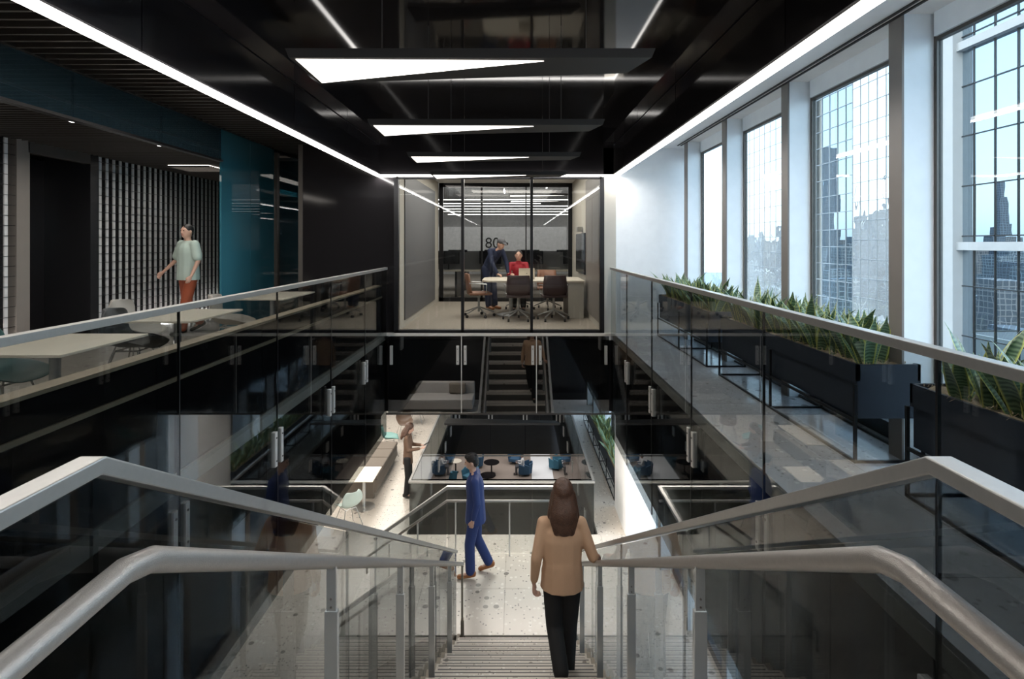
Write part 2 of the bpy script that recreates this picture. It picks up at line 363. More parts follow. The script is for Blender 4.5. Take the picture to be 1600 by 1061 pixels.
struct(MB().box(-14, -6.4, -4, 26, -6.1, -6.0).obj('ceiling', 'black_matte')); struct(MB().box(2.8, 12, -4, 26, -6.1, -6.0).obj('ceiling', 'black_matte'))  # rest of the added lid, either side of the building
struct(MB().box(-14, 12, -4.2, -4, F3, F1).obj('wall_back', 'black_matte')); struct(MB().box(-14, 12, -4, 22, F3-.2, F3).obj('floor', 'black_matte'))  # added dark back and bottom closing off stray sky light
# slot diffuser in the white soffit
sd = thing('slot_diffuser', 'long black twin slot air diffuser in the white window soffit', 'vent')
for x in (2.52, 2.57): MB().box(x, x+.018, -2, 8.5, 2.978, 2.989).obj('slot', 'black_matte', sd)
# ---- fascia panels above the light strips (ceiling well)
well = sroot('trim_3')
for side, x in ((0, -2.26), (1, 1.585)):
    ys = [-4, -1.6, .8, 3.2, 5.4, 7.1, 8.80]
    for a, b in zip(ys, ys[1:]): MB().box(x, x+.06, a+.006, b-.006, 2.585, 3.04).obj('panel', 'black_gloss', well)
    MB().box(x+.01, x+.05, -4, 8.8, 2.56, 3.33).obj('backing', 'black_matte', well)
MB().box(-2.2, 1.585, 8.80, 8.86, 2.56, 3.33).obj('panel', 'black_gloss', well)
MB().box(1.645, 1.66, -4, 8.8, 2.56, 3.0).obj('outer_face', 'soffit', well)
# flat black cornice band between well and glossy ceiling
for a, b in ((-2.2, -1.98), (1.40, 1.585)): MB().box(a, b, -4, 8.8, 3.05, 3.33).obj('cornice', 'black_gloss', well)
# light strips
def strip(label, a):
    tag(MB().box(*a).obj('light_strip', 'led'), label, 'light')
    lx, ly = a[1]-a[0], a[3]-a[2]; area('strip_lamp', ((a[0]+a[1])/2, (a[2]+a[3])/2, a[4]-.004), lx, ly, 4.6*max(lx, ly), (1, .97, .94))
strip('long bright linear ceiling light running along the left edge of the black ceiling', (-2.245, -2.175, -3.9, 8.74, 2.535, 2.56))
strip('long bright linear ceiling light along the black beam beside the windows', (1.575, 1.645, -3.9, 8.74, 2.535, 2.56))
strip('short linear ceiling light across the top of the glass meeting room', (-2.245, 1.645, 8.74, 8.79, 2.535, 2.56))
# ---- left zone: slatted ceiling, header, soffit, screen
sc = sroot('ceiling'); me = MB().box(-4.55, -2.28, 0, .03, 3.24, 3.36).mesh('slat', 'dark_metal')
for i in range(76): obj_of('slat', me, sc, (0, .3+i*.155, 0))
sc2 = sroot('ceiling'); me = MB().box(-6.5, -4.66, 0, .02, 2.80, 2.87).mesh('slat', 'dark_metal')
for i in range(100): obj_of('slat', me, sc2, (0, 2.2+i*.1, 0))
struct(MB().box(-8, -4.62, .2, 12.2, 2.90, 2.93).obj('ceiling', 'black_matte'))
hd = thing('header_glass', 'long teal tinted glass header above the left lounge opening', 'glass panel')
for i in range(5): MB().box(-4.63, -4.60, 1.4+i*1.42, 1.4+i*1.42+1.41, 2.76, 3.24).obj('pane', 'header_glass', hd)
MB().box(-4.66, -4.57, 1.4, 8.5, 2.73, 2.76).obj('bottom_rail', 'black_metal', hd)
MB().box(-4.68, -4.55, 1.4, 11.5, 3.24, 3.42).obj('top_rail', 'black_matte', hd)
tg = thing('teal_glass_wall', 'teal blue tinted glass wall behind the left tables', 'glass panel')
for i in range(2): MB().box(-4.63, -4.60, 8.5+i*.93, 8.5+i*.93+.92, .03, 3.24).obj('pane', 'teal_glass', tg)
MB().box(-4.66, -4.57, 8.5, 10.4, 0, .03).obj('bottom_rail', 'black_metal', tg)
dp = thing('narrow_glass_bay', 'narrow dark glazed bay between teal glass and black wall', 'glass panel')
MB().box(-4.6, -3.5, 10.45, 10.48, 0, 3.1).obj('pane', 'fascia_glass', dp)
MB().box(-3.52, -3.45, 8.80, 8.92, 0, 3.06).obj('end_post', 'dark_metal', dp)
MB().box(-4.62, -4.56, 10.40, 10.50, 0, 3.2).obj('frame_post', 'dark_metal', dp)
def screen(y0, y1, label):
    s_ = thing('slat_screen', label, 'screen', (-6.5, y0, 0))
    n = int((y1-y0)/.145); me = MB().box(.015, .03, 0, .048, .03, 2.80).mesh('slat', 'slat_light')
    for i in range(n): obj_of('slat', me, s_, (0, .03+i*.145, 0))
    wb = MB()
    for k in range(21): z = .12+k*.13; wb.box(.036, .042, 0, y1-y0, z, z+.006)
    wb.obj('wire', 'black_metal', s_)
    MB().box(-.12, -.08, 0, y1-y0, 0, 2.84).obj('backing', 'black_panel', s_)
    MB().box(.0, .05, 0, y1-y0, 0, .03).obj('bottom_rail', 'dark_metal', s_)
    MB().box(.07, .10, .1, y1-y0-.1, .004, .012).obj('floor_light', 'led_strong', s_)
    return s_
screen(8.42, 11.95, 'backlit grey vertical slat screen behind the walking man')
screen(5.4, 7.02, 'grey vertical slat screen at the left picture edge beside the taupe door frame')
dr = sroot('door_1')
MB().box(-7.2, -7.15, 7.2, 8.25, 0, 2.7).obj('door_leaf', 'black_gloss', dr)
MB().box(-7.15, -6.45, 8.25, 8.41, 0, 2.85).obj('jamb', 'black_panel', dr)
MB().box(-7.15, -6.45, 7.03, 7.22, 0, 2.85).obj('jamb', 'taupe', dr)
MB().box(-6.55, -6.45, 7.2, 8.25, 2.66, 2.85).obj('lintel', 'dark_metal', dr)
# low parapet between guard and tables
pp = thing('parapet', 'long low black parapet with wood cap behind the left glass railing', 'parapet')
MB().box(-2.24, -2.15, .6, 8.7, 0, .77).obj('panel', 'black_gloss', pp)
MB().box(-2.25, -2.14, .6, 8.7, .77, .79).obj('cap', 'tan_wood', pp)
MB().box(-2.149, -2.135, .6, 8.7, .585, .61).obj('band', 'tan_wood', pp)
# ceiling fittings left
for i, (y, lab) in enumerate(((5.0, 'lit louvred ceiling light near the upper left corner'), (9.6, 'lit louvred ceiling light above the walking man'))):
    cl = thing('ceiling_light', lab, 'light', (-5.6, y, 2.79)); MB().box(-.35, .35, -.3, .3, 0, .006).obj('diffuser', 'led_panel', cl)
    lm = MB().box(-.36, .36, 0, .012, -.03, 0).mesh('louvre', 'dark_metal')
    for k in range(9): obj_of('louvre', lm, cl, (0, -.3+k*.072, 0))
dl0 = None
for y, lab in ((4.25, 'small round downlight in the header edge, left of the door recess'), (5.9, 'small round downlight above the black door recess'), (7.35, 'small round downlight nearest the teal glass')):
    d = thing('downlight', lab, 'light', (-4.80, y, 2.775)); MB().lathe([(.045, 0), (.045, .02)], n=12).obj('ring', 'steel', d); MB().lathe([(.036, -.004), (.036, .002)], n=12).obj('lens', 'led_small', d)
# ------------------------------------------------------------------ window wall
def fins(z0, z1, ys, n0):
    for i, y in enumerate(ys):
        w = sroot('window_%d' % (n0+i))
        MB().box(2.6, 2.84, y, y+.125, z0, z1).obj('fin', 'fin_white', w)
        MB().box(2.585, 2.6, y-.002, y+.127, z0, z1).obj('fin_shade_face', 'taupe', w)  # shaded inner face of the same fin, its shade put into the colour
        MB().box(2.80, 2.84, y+.125, y+.15, z0, z1).obj('frame', 'dark_metal', w)
        MB().box(2.80, 2.84, y+1.50, y+1.53, z0, z1).obj('frame', 'dark_metal', w)
        MB().box(2.78, 2.84, y+.15, y+1.5, z0, z0+.12).obj('sill', 'navy_metal', w)
        MB().box(2.78, 2.84, y+.15, y+1.5, z1-.16, z1).obj('head', 'fin_white', w); MB().box(2.80, 2.84, y+.15, y+1.5, z1-.185, z1-.16).obj('head_rail', 'dark_metal', w)
        MB().box(2.815, 2.825, y+.15, y+1.5, z0+.12, z1-.18).obj('pane', 'window_glass', w)
fins(0, 2.99, [-3.99+1.527*i for i in range(8)] , 1)
fins(0, 2.99, [8.225], 9)
fins(F1, -1.28, [-2.46+1.527*i for i in range(18)], 10)
struct(MB().box(2.8, 3.1, -4.2, 26, -1.28, -.12).obj('trim_4', 'navy_metal'))
struct(MB().box(2.86, 3.1, -4.2, 26, 2.99, 3.5).obj('trim_4', 'navy_metal'))
struct(MB().box(2.8, 3.1, 9.75, 26, 0, 3).obj('wall_right', 'white_paint'))
# ------------------------------------------------------------------ glass guards
def clamp_pair(parent, plane, at, z, horiz):   # two plates either side of a joint
    for d in (-.06, .06):
        b = MB()
        if horiz == 'y': c = b.box(plane-.018, plane+.022, at+d-.022, at+d+.022, z-.15, z+.15)
        else: c = b.box(at+d-.022, at+d+.022, plane-.022, plane+.018, z-.15, z+.15)
        o = b.obj('clamp', 'clamp_metal', parent, bevel=.003)
        for zz in (z-.1, z+.1):
            s_ = MB()
            if horiz == 'y':
                e = plane+.022 if plane < 0 else plane-.018
                s_.tube([(e-.004, at+d, zz), (e+.004, at+d, zz)], .008, 8)
            else: s_.tube([(at+d, plane-.026, zz), (at+d, plane-.018, zz)], .008, 8)
            s_.obj('screw', 'dark_metal', o)
joints = [-.78, .59, 1.97, 3.355, 4.74, 6.12, 7.50, 8.72]
def side_guard(x, label, cat='railing'):
    g = thing('glass_railing', label, cat)
    for a, b in zip(joints, joints[1:]):
        MB().box(x-.008, x+.008, a+.006, b-.006, -1.60, 1.04).obj('glass_pane', 'guard_glass', g)
        if b < 8.6 and b > 0: clamp_pair(g, x, b, -.32, 'y')
        if b < 8.6: MB().box(x-.007, x+.007, b-.005, b+.005, -1.60, 1.04).obj('joint', 'black_metal', g)
    MB().box(x-.025, x+.025, -.78, 8.72, 1.035, 1.075).obj('top_rail', 'steel', g, bevel=.003)
    return g
side_guard(XL, 'long steel-capped glass railing in front of the left lounge tables')
side_guard(XR, 'long steel-capped glass railing in front of the planters')
g = thing('fascia_glazing', 'dark glass fascia panels with steel clamps below the glass meeting room', 'glass panel')
xs = [XL+.03, -.87, .33, XR-.03]
for a, b in zip(xs, xs[1:]):
    MB().box(a+.008, b-.008, 8.70, 8.712, -1.26, -.03).obj('glass_pane', 'fascia_glass', g)
for x in (-.87, .33): clamp_pair(g, 8.70, x, -.33, 'x'); MB().box(x-.008, x+.008, 8.702, 8.711, -1.26, -.03).obj('joint', 'clamp_metal', g)
for x in (xs[0]+.06, xs[3]-.06): MB().box(x-.022, x+.022, 8.678, 8.718, -.48, -.18).obj('clamp', 'clamp_metal', g, bevel=.003)
MB().box(XL, XR, 8.70, 8.73, -1.285, -1.26).obj('bottom_trim', 'dark_metal', g)
# stair guards: sloped
def zs(y): return -(y-Y0)*3.48/5.88          # nosing line
def stair_guard(x, label):
    g = thing('stair_glass_guard', label, 'railing')
    ys = [-1.4, -.2, Y0, 2.44, 3.90, 5.37, 6.85]
    for a, b in zip(ys, ys[1:]):
        za = 0 if a < Y0 else zs(a); zb = 0 if b <= Y0 else zs(b)
        MB().prism_x([(a+.006, za-.32), (b-.006, zb-.32), (b-.006, zb+1.03), (a+.006, za+1.03)], x-.008, x+.008).obj('glass_pane', 'stair_glass', g)
    MB().tube([(x, -1.4, 1.055), (x, Y0, 1.055), (x, 6.85, zs(6.85)+1.055)], 0, sq=(.024, .015)).obj('top_rail', 'steel', g, bevel=.003)
    return g
stair_guard(-.757, 'sloping glass stair guard with flat steel cap, left of the descending woman')
stair_guard(.757, 'sloping glass stair guard with flat steel cap, right of the descending woman')
def handrail(x, label, m):
    sgn = -1 if x < 0 else 1
    g = thing('handrail', label, 'handrail')
    pts = [(x, -1.4, .89), (x, Y0-.04, .89), (x, Y0+.03, .87), (x, 6.72, zs(6.72)+.90), (x, 6.80, zs(6.8)+.90)]
    if sgn < 0: pts += []
    MB().tube(pts, .0225, 20).obj('rail', m, g, smooth=True)
    MB().box(x-.012, x+.012, 6.78, 6.82, LAND, zs(6.8)+.90).obj('end_post', 'bronze', g, bevel=.002)
    MB().box(x-.02-sgn*.0, x+.02, 6.80, 6.86, LAND, LAND+.22).obj('base_shoe', 'bronze', g)
    for k in range(4):
        y = 1.98+1.176*k; b = zs(y)+.05; t = zs(y)+.875
        p = MB().box(x-.024, x+.024, y-.011, y+.011, b-.30, t-.16).obj('post', 'bright_steel', g, bevel=.002)
        MB().box(x-.017, x+.017, y-.007, y+.007, t-.18, t).obj('bracket', 'bright_steel', p)
        for zz in (t-.145, t-.115): MB().tube([(x, y-.011, zz), (x, y-.005, zz)], .004, 8).obj('screw', 'dark_metal', p)
    return g
handrail(-.67, 'thick round brushed steel handrail on the left side of the stair', 'steel_rough')
handrail(.67, 'thick round brushed steel handrail under the woman\'s right hand', 'steel_rough')
# ------------------------------------------------------------------ main stair
st = thing('staircase', 'broad terrazzo staircase with dark grip strips going down to the landing', 'stairs')
run, rise = 5.88/20, 3.48/20
tm = MB().box(-.70, .70, 0, run+.015, -.04, 0).mesh('tread', 'terrazzo_stair')
rm = MB().box(-.70, .70, run, run+.015, -rise, -.04).mesh('riser', 'riser_dark')
gm = MB().box(-.68, .68, 0, .012, 0, .0015).mesh('grip_strip', 'riser_grey')
for k in range(1, 20):
    t = obj_of('tread', tm, st, (0, Y0+(k-1)*run, -rise*k)); obj_of('riser', rm, t)
    for yy in (run-.055, run-.015): obj_of('grip_strip', gm, t, (0, yy, 0))
MB().box(-.70, .70, Y0-.012, Y0, -rise, 0).obj('riser', 'terrazzo_stair', st)
for sgn in (-1, 1):
    pts = []
    top = [(Y0-.05, .0)]
    for k in range(1, 20): top += [(Y0+(k-1)*run, -rise*(k-1)+.02), (Y0+(k-1)*run, -rise*k+.02)]
    top += [(6.83, LAND+rise*.2), (6.83, LAND-.15), (Y0-.05, -.45)]
    x0, x1 = (.70, .735) if sgn > 0 else (-.735, -.70)
    MB().prism_x(top, x0, x1).obj('stringer', 'bronze', st)
MB().prism_x([(Y0, -.26), (6.85, LAND-.20), (6.85, LAND-.26), (Y0, -.32)], -.69, .69).obj('soffit', 'black_panel', st)
# landing
ld = sroot('floor')
MB().box(-1.09, .78, 6.85, 8.70, LAND-.22, LAND-.03).obj('slab', 'bronze', ld)
lw = 1.87/2
for i in range(2):
    for j in range(2): MB().box(.002, lw-.002, .002, .923, -.03, 0).obj('tile', 'terrazzo_warm', ld, loc=(-1.09+i*lw, 6.85+j*.925, LAND))
# second flight going left
s2 = thing('staircase', 'short terrazzo flight turning left from the landing to the lower floor', 'stairs')
for k in range(1, 6):
    x = -1.09-(k-1)*.25; z = LAND-k*.153
    t = MB().box(x-.26, x, 6.87, 8.64, z-.04, z).obj('tread', 'terrazzo_stair', s2); MB().box(x-.265, x-.25, 6.87, 8.64, z-.153, z-.04).obj('riser', 'terrazzo_stair', t)
for y in (6.84, 8.64): MB().prism_y([(-1.09, LAND), (-2.34, LAND-.765), (-2.34, F1), (-1.09, F1)] if 0 else [(-1.09, LAND), (-2.36, F1+.13), (-2.36, F1), (-2.1, F1), (-1.09, LAND-.3)], y, y+.02).obj('stringer', 'bronze', s2)
def landing_guard(y, x1, label, post=True):
    g = thing('landing_railing', label, 'railing')
    MB().tube([(-2.25, y, F1+1.15), (-1.09, y, LAND+1.05), (x1, y, LAND+1.05)], 0, sq=(.022, .022)).obj('top_rail', 'steel', g)
    yy = y-.07 if y > 8 else y+.07
    MB().tube([(-2.35, yy, F1+.9-.25), (-2.35, yy, F1+.9), (-1.09, yy, LAND+.87), (x1, yy, LAND+.87)], .020, 12).obj('handrail', 'steel_rough', g, smooth=True)
    MB().prism_y([(-1.09, LAND-.2), (x1, LAND-.2), (x1, LAND+1.03), (-1.09, LAND+1.03)], y-.006, y+.006).obj('glass_pane', 'guard_glass', g)
    MB().prism_y([(-2.25, F1+.05), (-1.10, LAND-.2), (-1.10, LAND+1.03), (-2.25, F1+1.13)], y-.006, y+.006).obj('glass_pane', 'guard_glass', g)
    xx = [-2.0, -1.55, -.95, -.10, .70] if x1 > 0 else [-2.0, -1.5]
    for x in xx:
        z = LAND if x > -1.09 else LAND+(x+1.09)*.72
        MB().box(x-.012, x+.012, yy-.012, yy+.012, z-.1, z+.85).obj('post', 'bright_steel', g)
    return g
landing_guard(8.66, .78, 'glass and steel landing railing in front of the man in the blue suit')
landing_guard(6.88, -.78, 'glass and steel side railing of the short turning flight, near side')
g = thing('landing_railing', 'glass and steel railing closing the right side of the landing', 'railing')
MB().box(.752, .764, 6.86, 8.66, LAND-.2, LAND+1.03).obj('glass_pane', 'guard_glass', g)
MB().box(.735, .781, 6.86, 8.66, LAND+1.03, LAND+1.075).obj('top_rail', 'steel', g)
# lower opening guards
g = thing('glass_railing', 'steel-capped glass railing box around the lower floor opening', 'railing')
def pane(x0, x1, y0, y1, z0=F1-.9, z1=F1+1.04, m='guard_glass'): MB().box(x0, x1, y0, y1, z0, z1).obj('glass_pane', m, g)
for a, b in zip([-2.14, -.9, .33], [-.9, .33, 1.57]): pane(a+.006, b-.006, 10.944, 10.956, F1-.1)
for x in (-2.14, 1.57):
    ys = [10.95+1.39*i for i in range(7)]
    for a, b in zip(ys, ys[1:]):
        pane(x-.006, x+.006, a+.006, b-.006, F1-1.6)
        clamp_pair(g, x, b, F1-.32, 'y')
    MB().box(x-.022, x+.022, 10.95, 19.3, F1+1.035, F1+1.075).obj('top_rail', 'steel', g)
MB().box(-2.16, 1.59, 10.93, 10.975, F1+1.035, F1+1.075).obj('top_rail', 'steel', g)
MB().box(-2.14, 1.57, 19.28, 19.31, F1+1.035, F1+1.06).obj('top_rail', 'steel', g)
for a, b in zip([-2.14, -.9, .33], [-.9, .33, 1.57]): pane(a+.006, b-.006, 19.29, 19.30, F1-1.6, F1+1.03, 'fascia_glass')
for x in (-2.06, -.9, .33, 1.5): clamp_pair(g, 19.28, x, F1-.32, 'x')
MB().box(-2.2, 1.65, 19.26, 19.30, F1-1.68, F1-1.64).obj('bottom_trim', 'clamp_metal', g)
# ------------------------------------------------------------------ glass meeting room
X0, X1 = -1.93, 1.39
gr = sroot('window_40')
for x, w_ in ((X0, .07), (-.86, .045), (.255, .045), (X1, .07)): MB().box(x-w_/2, x+w_/2, 8.76, 8.86, .012, 2.53).obj('mullion', 'black_metal', gr)
MB().box(X0, X1, 8.76, 8.86, .012, .06).obj('bottom_frame', 'black_metal', gr); MB().box(X0, X1, 8.76, 8.86, 2.50, 2.535).obj('top_frame', 'black_metal', gr)
for a, b in ((X0, -.86), (-.86, .255), (.255, X1)): MB().box(a+.03, b-.02, 8.80, 8.812, .06, 2.50).obj('pane', 'room_glass', gr)
br = sroot('window_41')
for x, w_ in ((X0+.05, .1), (-.86, .05), (.255, .03), (X1-.02, .1)): MB().box(x-w_/2, x+w_/2, 13.68, 13.76, 0, 2.98).obj('mullion', 'black_metal', br)
MB().box(X0, X1, 13.68, 13.76, 0, .1).obj('bottom_frame', 'black_metal', br); MB().box(X0, X1, 13.68, 13.76, 2.88, 2.98).obj('top_frame', 'black_metal', br)
for a, b in ((X0+.1, -.86), (-.86, .255), (.255, X1-.07)): MB().box(a+.01, b-.02, 13.71, 13.72, .1, 2.88).obj('pane', 'room_glass', br)
struct(MB().box(X0-.04, X1+.03, 8.9, 13.7, -.1, 0).obj('floor', 'carpet'))
struct(MB().box(-8, 2.8, 13.7, 26, -.1, 0).obj('floor', 'carpet'))
struct(MB().box(-2.05, -1.95, 8.93, 13.7, 0, 3.0).obj('wall_left', 'cream_wall'))
tag(MB().box(-1.95, -1.93, 9.5, 13.0, .12, 2.7).obj('wall_panel', 'grey_board', bevel=.004), 'large dark grey board panel on the left wall of the meeting room', 'panel')
tag(MB().box(1.395, 1.42, 9.1, 10.9, .12, 2.7).obj('wall_panel', 'taupe', bevel=.004), 'tall taupe wall panel on the right wall of the meeting room', 'panel')
tv = thing('television', 'dark wall-mounted screen with a camera bar on the right meeting room wall', 'screen', (1.36, 11.6, 1.25))
MB().box(0, .05, -.75, .75, -.42, .42).obj('display', 'screen', tv, bevel=.01); MB().box(-.06, .05, -.12, .12, .46, .56).obj('camera_bar', 'steel', tv, bevel=.01)
# desk row, office behind
for i, (y, lab) in enumerate(((15.2, 'nearest black desk bench seen through the meeting room'), (17.6, 'second black desk bench seen through the meeting room'))):
    t = thing('desk_bench', lab, 'desk', (0, y, 0))
    MB().box(-3.8, 2.4, -.7, .7, .71, .74).obj('worktop', 'cream', t); MB().box(-3.8, 2.4, -.02, .02, .74, 1.22).obj('divider', 'grey_board', t)
    for x in (-3.7, -1.6, .3, 2.3): MB().box(x-.03, x+.03, -.65, .65, 0, .71).obj('leg', 'black_metal', t)
    for k in range(5):
        x = -3.0+k*1.15; m_ = thing('monitor', '%s black monitor on the %s desk bench, %s' % (('a', 'a')[0], ('nearest', 'second')[i], ('far left', 'left of centre', 'in the centre', 'right of centre', 'far right')[k]), 'monitor', (x, y-.25, .74))
        m_['label'] = 'black monitor on the %s office desk bench, %s place' % (('nearest', 'second')[i], ('far left', 'left of centre', 'central', 'right of centre', 'far right')[k])
        MB().box(-.30, .30, -.02, .02, .16, .52).obj('display', 'screen', m_); MB().box(-.02, .02, .02, .04, 0, .3).obj('stand', 'black_metal', m_); MB().box(-.1, .1, -.07, .1, 0, .012).obj('foot', 'black_metal', m_)
lw_ = thing('printed_wall_screen', 'pale printed wall screen with a large number at the end of the office', 'screen', (0, 22.5, 0))
MB().box(-3.4, 2.1, 0, .1, .9, 2.15).obj('board', 'screen_wall', lw_)
cu = bpy.data.curves.new('lettering', 'FONT'); cu.body = '80'; cu.size = .62; cu.extrude = .004; cu.materials.append(MT['print_black'])
to = bpy.data.objects.new('tmp', cu); COL.objects.link(to); bpy.context.view_layer.update()
me = bpy.data.meshes.new_from_object(to.evaluated_get(bpy.context.evaluated_depsgraph_get())); bpy.data.objects.remove(to)
obj_of('lettering', me, lw_, (-1.28, -.01, 1.28), (PI/2, 0, 0))
MB().box(-.62, -.32, -.012, 0, 1.40, 1.50).obj('lettering', 'print_black', lw_)
cl_n = 0
for i, (y, x0, x1) in enumerate(((16.0, -2.6, 2.4), (17.5, -2.6, .8), (18.6, -2.8, 2.4), (20.2, -3, 2.4), (21.8, -3, 2.4), (24, -3, 2.4))):
    ll = tag(MB().box(x0, x1, y, y+.03, 2.735, 2.755).obj('linear_light', 'led_small'), '%s of the thin crosswise office ceiling lights behind the meeting room' % ('nearest', 'second nearest', 'third', 'fourth', 'fifth', 'farthest')[i], 'light')
    for q in (x0+.3, x1-.3): MB().box(q-.006, q+.006, y+.02, y+.03, 2.76, 3.3).obj('hanger', 'dark_metal', ll)
for i, (x, y) in enumerate(((-.55, 14.6), (.45, 14.4), (.95, 14.6), (-.4, 18.5), (1.0, 16.8))):
    tag(MB().box(x-.02, x+.02, y, y+1.0, 3.255, 3.3).obj('linear_light', 'led_small'), ('short lengthwise office ceiling light, ' + ('left of centre near the glass', 'centre near the glass', 'right of centre near the glass', 'left of centre farther back', 'right of centre farther back')[i]), 'light')
# ------------------------------------------------------------------ triangular pendants
def pendant(yf, z, xl, xr, label, group=None, lit=.63):
    t = thing('pendant_light', label, 'light', (0, yf, z), group=group)
    d = .45; k = (xr-xl)
    pr = [(xl, 0, .03), (xr, 0, .03), (xr-.16, d, -.03), (xl+.20, d, -.03)]
    b = MB(); v = [(xl, -.02, .05), (xr, -.02, .05), (xr-.02, -.02, .0), (xl+.02, -.02, .0), (xl+.02, d, .03), (xr-.10, d*.55, .03), (xr-.10, d*.55, .0), (xl+.02, d, .0)]
    b.add(v, [(0, 1, 2, 3), (4, 7, 6, 5), (0, 4, 5, 1), (3, 2, 6, 7), (0, 3, 7, 4), (1, 5, 6, 2)]); b.obj('body', 'black_matte', t)
    m = MB(); z_ = -.004; m.add([(xl+.05, .0, z_), (xl+k*lit, .03, z_), (xl+.04, d-.02, z_), (xl+.05, .0, -.0005), (xl+k*lit, .03, -.0005), (xl+.04, d-.02, -.0005)], [(0, 1, 2), (5, 4, 3), (0, 3, 4, 1), (1, 4, 5, 2), (2, 5, 3, 0)]); m.obj('diffuser', 'led_panel', t)
    for x in (xl+.45*k*.55, xr-k*.18): MB().tube([(x, .1, .05), (x, .1, 3.33-z if z > 0 else 2.2)], .003, 6).obj('cable', 'dark_metal', t)
    return t
for i, (y, xl, xr, lb) in enumerate(((2.94, -1.24, .75, 'nearest and largest black pendant blade with a glowing triangle'), (4.59, -1.25, .75, 'second black pendant blade with a glowing triangle'),
        (6.24, -1.25, .75, 'third black pendant blade with a glowing triangle'), (7.89, -1.25, .75, 'farthest black pendant blade, at the top of the meeting room glass'))):
    pendant(y, 2.45, xl, xr, lb, lit=.70)
pendant(14.0, F1+1.19, -1.85, 1.15, 'black pendant blade with a lit triangle hanging in the lower opening', lit=.3)
# pendants seen in the far office
for i, (y, lb) in enumerate(((14.9, 'first glowing blade pendant in the office behind the meeting room'), (16.9, 'second glowing blade pendant in the office behind the meeting room'))):
    pendant(y, 2.78, -.2, 1.5, lb, lit=.9)
# ------------------------------------------------------------------ planters, snake plants
def leafmesh(h, w, lean, tw):
    b = MB(); n = 7; v = []; f = []; edge = []
    for i in range(n+1):
        t = i/n; ww = w*(math.sin(PI*min(1, .18+t*.82))**.7)*(1 if t < .75 else (1-t)/.25*.9+.1*0) + .001
        y = lean*h*t*t; z = h*t; a = tw*t; fold = .28*ww
        for j, s_ in enumerate((-1, -.72, 0, .72, 1)):
            x = ww*s_; d = fold*(abs(s_)); v.append((x*math.cos(a)-d*math.sin(a), y+d*math.cos(a)+x*math.sin(a), z)); edge.append(1.0 if abs(s_) == 1 else 0.0)
    for i in range(n):
        for j in range(4): a = i*5+j; f.append((a, a+1, a+6, a+5))
    b.add(v, f); me = bpy.data.meshes.new('leaf'); me.from_pydata(v, [], f); me.materials.append(MT['leaf'])
    me.polygons.foreach_set('use_smooth', [True]*len(me.polygons))
    at = me.attributes.new('edge', 'FLOAT', 'POINT'); at.data.foreach_set('value', edge)
    return me
leaves = [leafmesh(random.uniform(.30, .44), random.uniform(.034, .046), random.uniform(.15, .5), random.uniform(-.9, .9)) for _ in range(10)]
def plant(loc, label, group, sc=1):
    p = thing('snake_plant', label, 'plant', loc, random.uniform(0, 6.28), group)
    n = random.randint(6, 8)
    for k in range(n):
        a = 2*PI*k/n+random.uniform(-.3, .3); r = random.uniform(.01, .05)
        o = obj_of('leaf', random.choice(leaves), p, (r*math.cos(a), r*math.sin(a), 0), (random.uniform(-.42, .0), random.uniform(-.18, .18), a-PI/2))
        s_ = random.uniform(.65, 1.12)*sc; o.scale = (s_, s_, s_)
    return p
def planter(y0, y1, z, label, plab, nplants=True, x0=2.26, x1=2.68, frames=None, step=.17):
    t = thing('planter', label, 'planter', (0, 0, z)); zt = .65; th = .02
    b = MB(); b.box(x0, x1, y0, y1, .52, .54)
    for a in ((x0, x0+th, y0, y1), (x1-th, x1, y0, y1), (x0, x1, y0, y0+th), (x0, x1, y1-th, y1)): b.box(*a, .54, zt)
    b.obj('tray', 'navy_metal', t); MB().box(x0+.012, x1-.012, y0+.012, y1-.012, .29, .518).obj('body', 'navy_metal', t)
    fr = MB(); r = .009; L = (y1-y0); n = max(1, round(L/1.2))
    for i in range(n+1):
        yy = y0+L*i/n
        for x in (x0-.015, x1+.015): fr.box(x-r, x+r, yy-r, yy+r, 0, .52)
        fr.box(x0-.015, x1+.015, yy-r, yy+r, .0, .018)
    for x in (x0-.015, x1+.015): fr.box(x-r, x+r, y0, y1, 0, .018); fr.box(x-r, x+r, y0, y1, .27, .288)
    fr.obj('wire_stand', 'black_metal', t)
    soil = MB(); nx, ny = 8, int(L/.05)
    for i in range(nx+1):
        for j in range(ny+1): soil.v.append((x0+.022+(x1-x0-.044)*i/nx, y0+.022+(L-.044)*j/ny, .625+random.uniform(-.01, .022)))
    for i in range(nx):
        for j in range(ny): a = i*(ny+1)+j; soil.f.append((a, a+1, a+ny+2, a+ny+1))
    so_ = soil.obj('moss', 'moss', t)
    so_['kind'] = 'stuff'
    st_ = MB()
    for k in range(int(L*240)):
        x = random.uniform(x0+.0, x1-.01); y = random.uniform(y0+.0, y1-.01); a = random.uniform(0, PI); l = random.uniform(.02, .06); zz = .645+random.uniform(-.005, .012)
        p0 = Vector((x, y, zz)); p1 = p0+Vector((math.cos(a)*l/2, math.sin(a)*l/2, .014)); p2 = p0+Vector((math.cos(a)*l, math.sin(a)*l, -.004))
        w_ = .0018; q = Vector((-math.sin(a)*w_, math.cos(a)*w_, 0)); st_.add([p0-q, p0+q, p1+q, p1-q, p2+q, p2-q], [(0, 1, 2, 3), (3, 2, 4, 5)])
    m_ = st_.obj('moss_strands', 'moss', t); m_['kind'] = 'stuff'
    if nplants:
        k = int((L-.2)/step)
        for i in range(k+1):
            for j, x in enumerate((x0+.12, x1-.12)):
                plant((x+random.uniform(-.02, .02), y0+.12+i*step+(.08 if j else 0), z+.62), plab, plab)
planter(.9, 3.12, 0, 'nearest black planter box on a wire stand, at the right edge', 'green and yellow snake plant in the nearest planter box')
